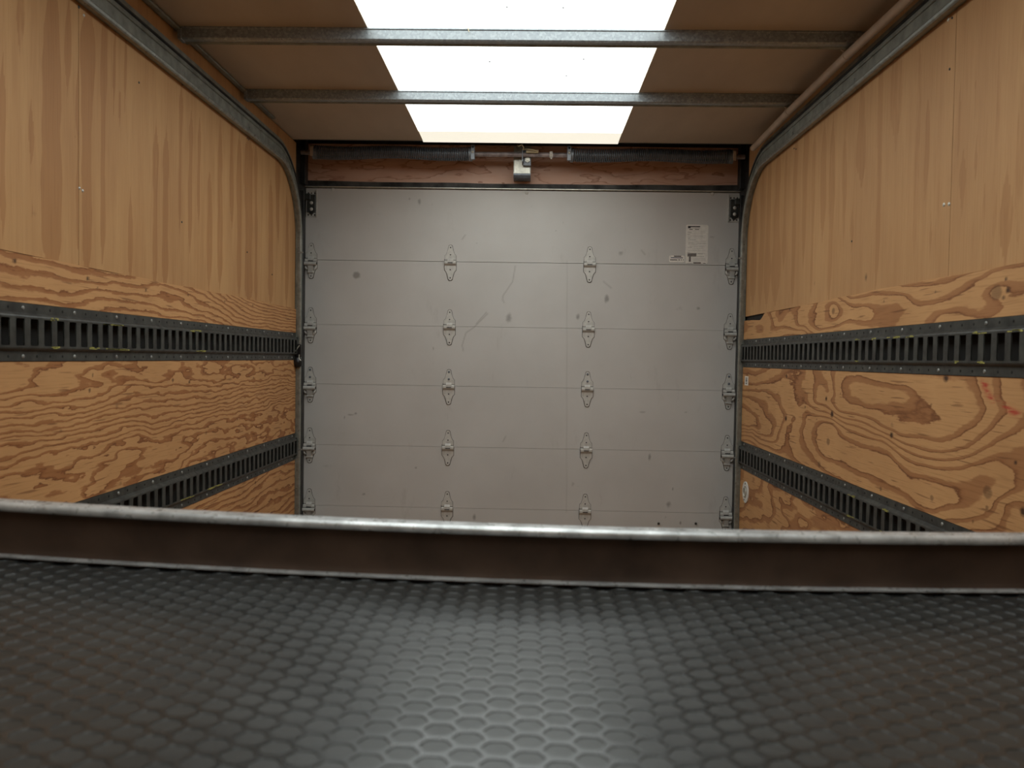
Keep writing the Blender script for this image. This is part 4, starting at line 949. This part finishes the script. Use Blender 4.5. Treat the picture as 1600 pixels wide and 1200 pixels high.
def flat(o):
    o.data.polygons.foreach_set('use_smooth', [False] * len(o.data.polygons)); return o
flat(sub.put(sweepx([(1.047, -.060), (1.051, -.060), (1.051, .066), (1.047, .066)]), 'edge_web', M['lip_web'], 'dark brown steel face of the shelf edge'))
rad = .0055; arc = [(1.034 + rad - rad * math.sin(t), .0705 - rad + rad * math.cos(t)) for t in [k / 6 * math.pi / 2 for k in range(7)]]
o = sub.put(sweepx([(1.062, .0705)] + arc + [(1.034, .0615), (1.0355, .060), (1.0375, .060), (1.039, .0645), (1.042, .0665), (1.062, .0665)]), 'rolled_top', M['lip_top'], 'worn bright rolled top of the shelf edge')
bv = sub.put(sweepx([(1.034, .0), (1.047, .0), (1.047, .0016), (1.034, .0016)]), 'bottom_flange', M['lip_top'], 'thin bright flange over the mat'); flat(bv)
for s in (0, 1):
    pass
# rubber mat with hexagonal pattern (relief of one moulded sheet)
s_ = .01535; row = math.sqrt(3) * s_; colw = 1.5 * s_
def clipcol(y): return y
vs = []; fs = []; mi = []
hexo = [(s_ * math.cos(math.radians(60 * k)), s_ * math.sin(math.radians(60 * k))) for k in range(6)]
def ring(scx, scy, rnd):
    P = []
    for k in range(6):
        x0, y0 = hexo[k]; xa, ya = hexo[k - 1]; xb, yb = hexo[(k + 1) % 6]
        for t, (qx, qy) in ((rnd, (xa, ya)), (rnd * .0, (x0, y0)), (rnd, (xb, yb))):
            x = x0 + (qx - x0) * t; y = y0 + (qy - y0) * t
            if t == 0: x *= 1 - rnd * .28; y *= 1 - rnd * .28
            P.append((x * scx, y * scy))
    return P
R1 = ring(.87, .79, .22); R2 = ring(.82, .74, .24)
i0 = int(-1.08 / colw) - 1; i1 = int(.97 / colw) + 1; j0 = int(-.10 / row); j1 = int(1.04 / row) + 1
for i in range(i0, i1 + 1):
    for j in range(j0, j1 + 1):
        cxx = i * colw + .004; cyy = j * row + (row / 2 if i % 2 else 0)
        if cxx < -1.07 or cxx > .955 or cyy > 1.032: continue
        b = len(vs)
        for x, y in hexo: vs.append((cxx + x, cyy + y, -.003))
        for x, y in R1: vs.append((cxx + x, cyy + y, -.003))
        for x, y in R2: vs.append((cxx + x, cyy + y, -.0038))
        for k in range(6):
            o0 = b + k; o1 = b + (k + 1) % 6; a0 = b + 6 + 3 * k + 1; a1 = b + 6 + 3 * k + 2; a2 = b + 6 + (3 * k + 3) % 18; a3 = b + 6 + (3 * k + 4) % 18
            fs.append((o0, o1, a3, a2)); mi.append(0); fs.append((o0, a2, a1, a0)); mi.append(0)
        for k in range(18):
            fs.append((b + 6 + k, b + 6 + (k + 1) % 18, b + 24 + (k + 1) % 18, b + 24 + k)); mi.append(1)
        fs.append(tuple(range(b + 24, b + 42))); mi.append(1)
V = np.array(vs); V[:, 1] = np.minimum(V[:, 1], 1.044); V[:, 2] += sag(V[:, 0])
mb = MB(); mb.v = V.tolist(); mb.f = fs; mb.sm = [False] * len(fs); mb.mi = mi
# plain body and skirt of the sheet
n0 = len(mb.v)
for x in np.linspace(-1.084, .972, 60):
    for y in (-.12, 1.044):
        for z in (-.0125, -.0052): mb.v.append((float(x), y, z + float(sag(x))))
for i in range(59):
    b = n0 + i * 4; c = b + 4
    for f in ((b, b + 2, c + 2, c), (b + 1, c + 1, c + 3, b + 3), (b, c, c + 1, b + 1), (b + 2, b + 3, c + 3, c + 2)): mb.f.append(f); mb.sm.append(False); mb.mi.append(0)
o = top(mb, 'rubber_mat', [M['web'], M['cell']], (0, .5, CZ - .29)); tag(o, 'black rubber mat with hexagonal pattern lying on the foreground shelf', 'mat')
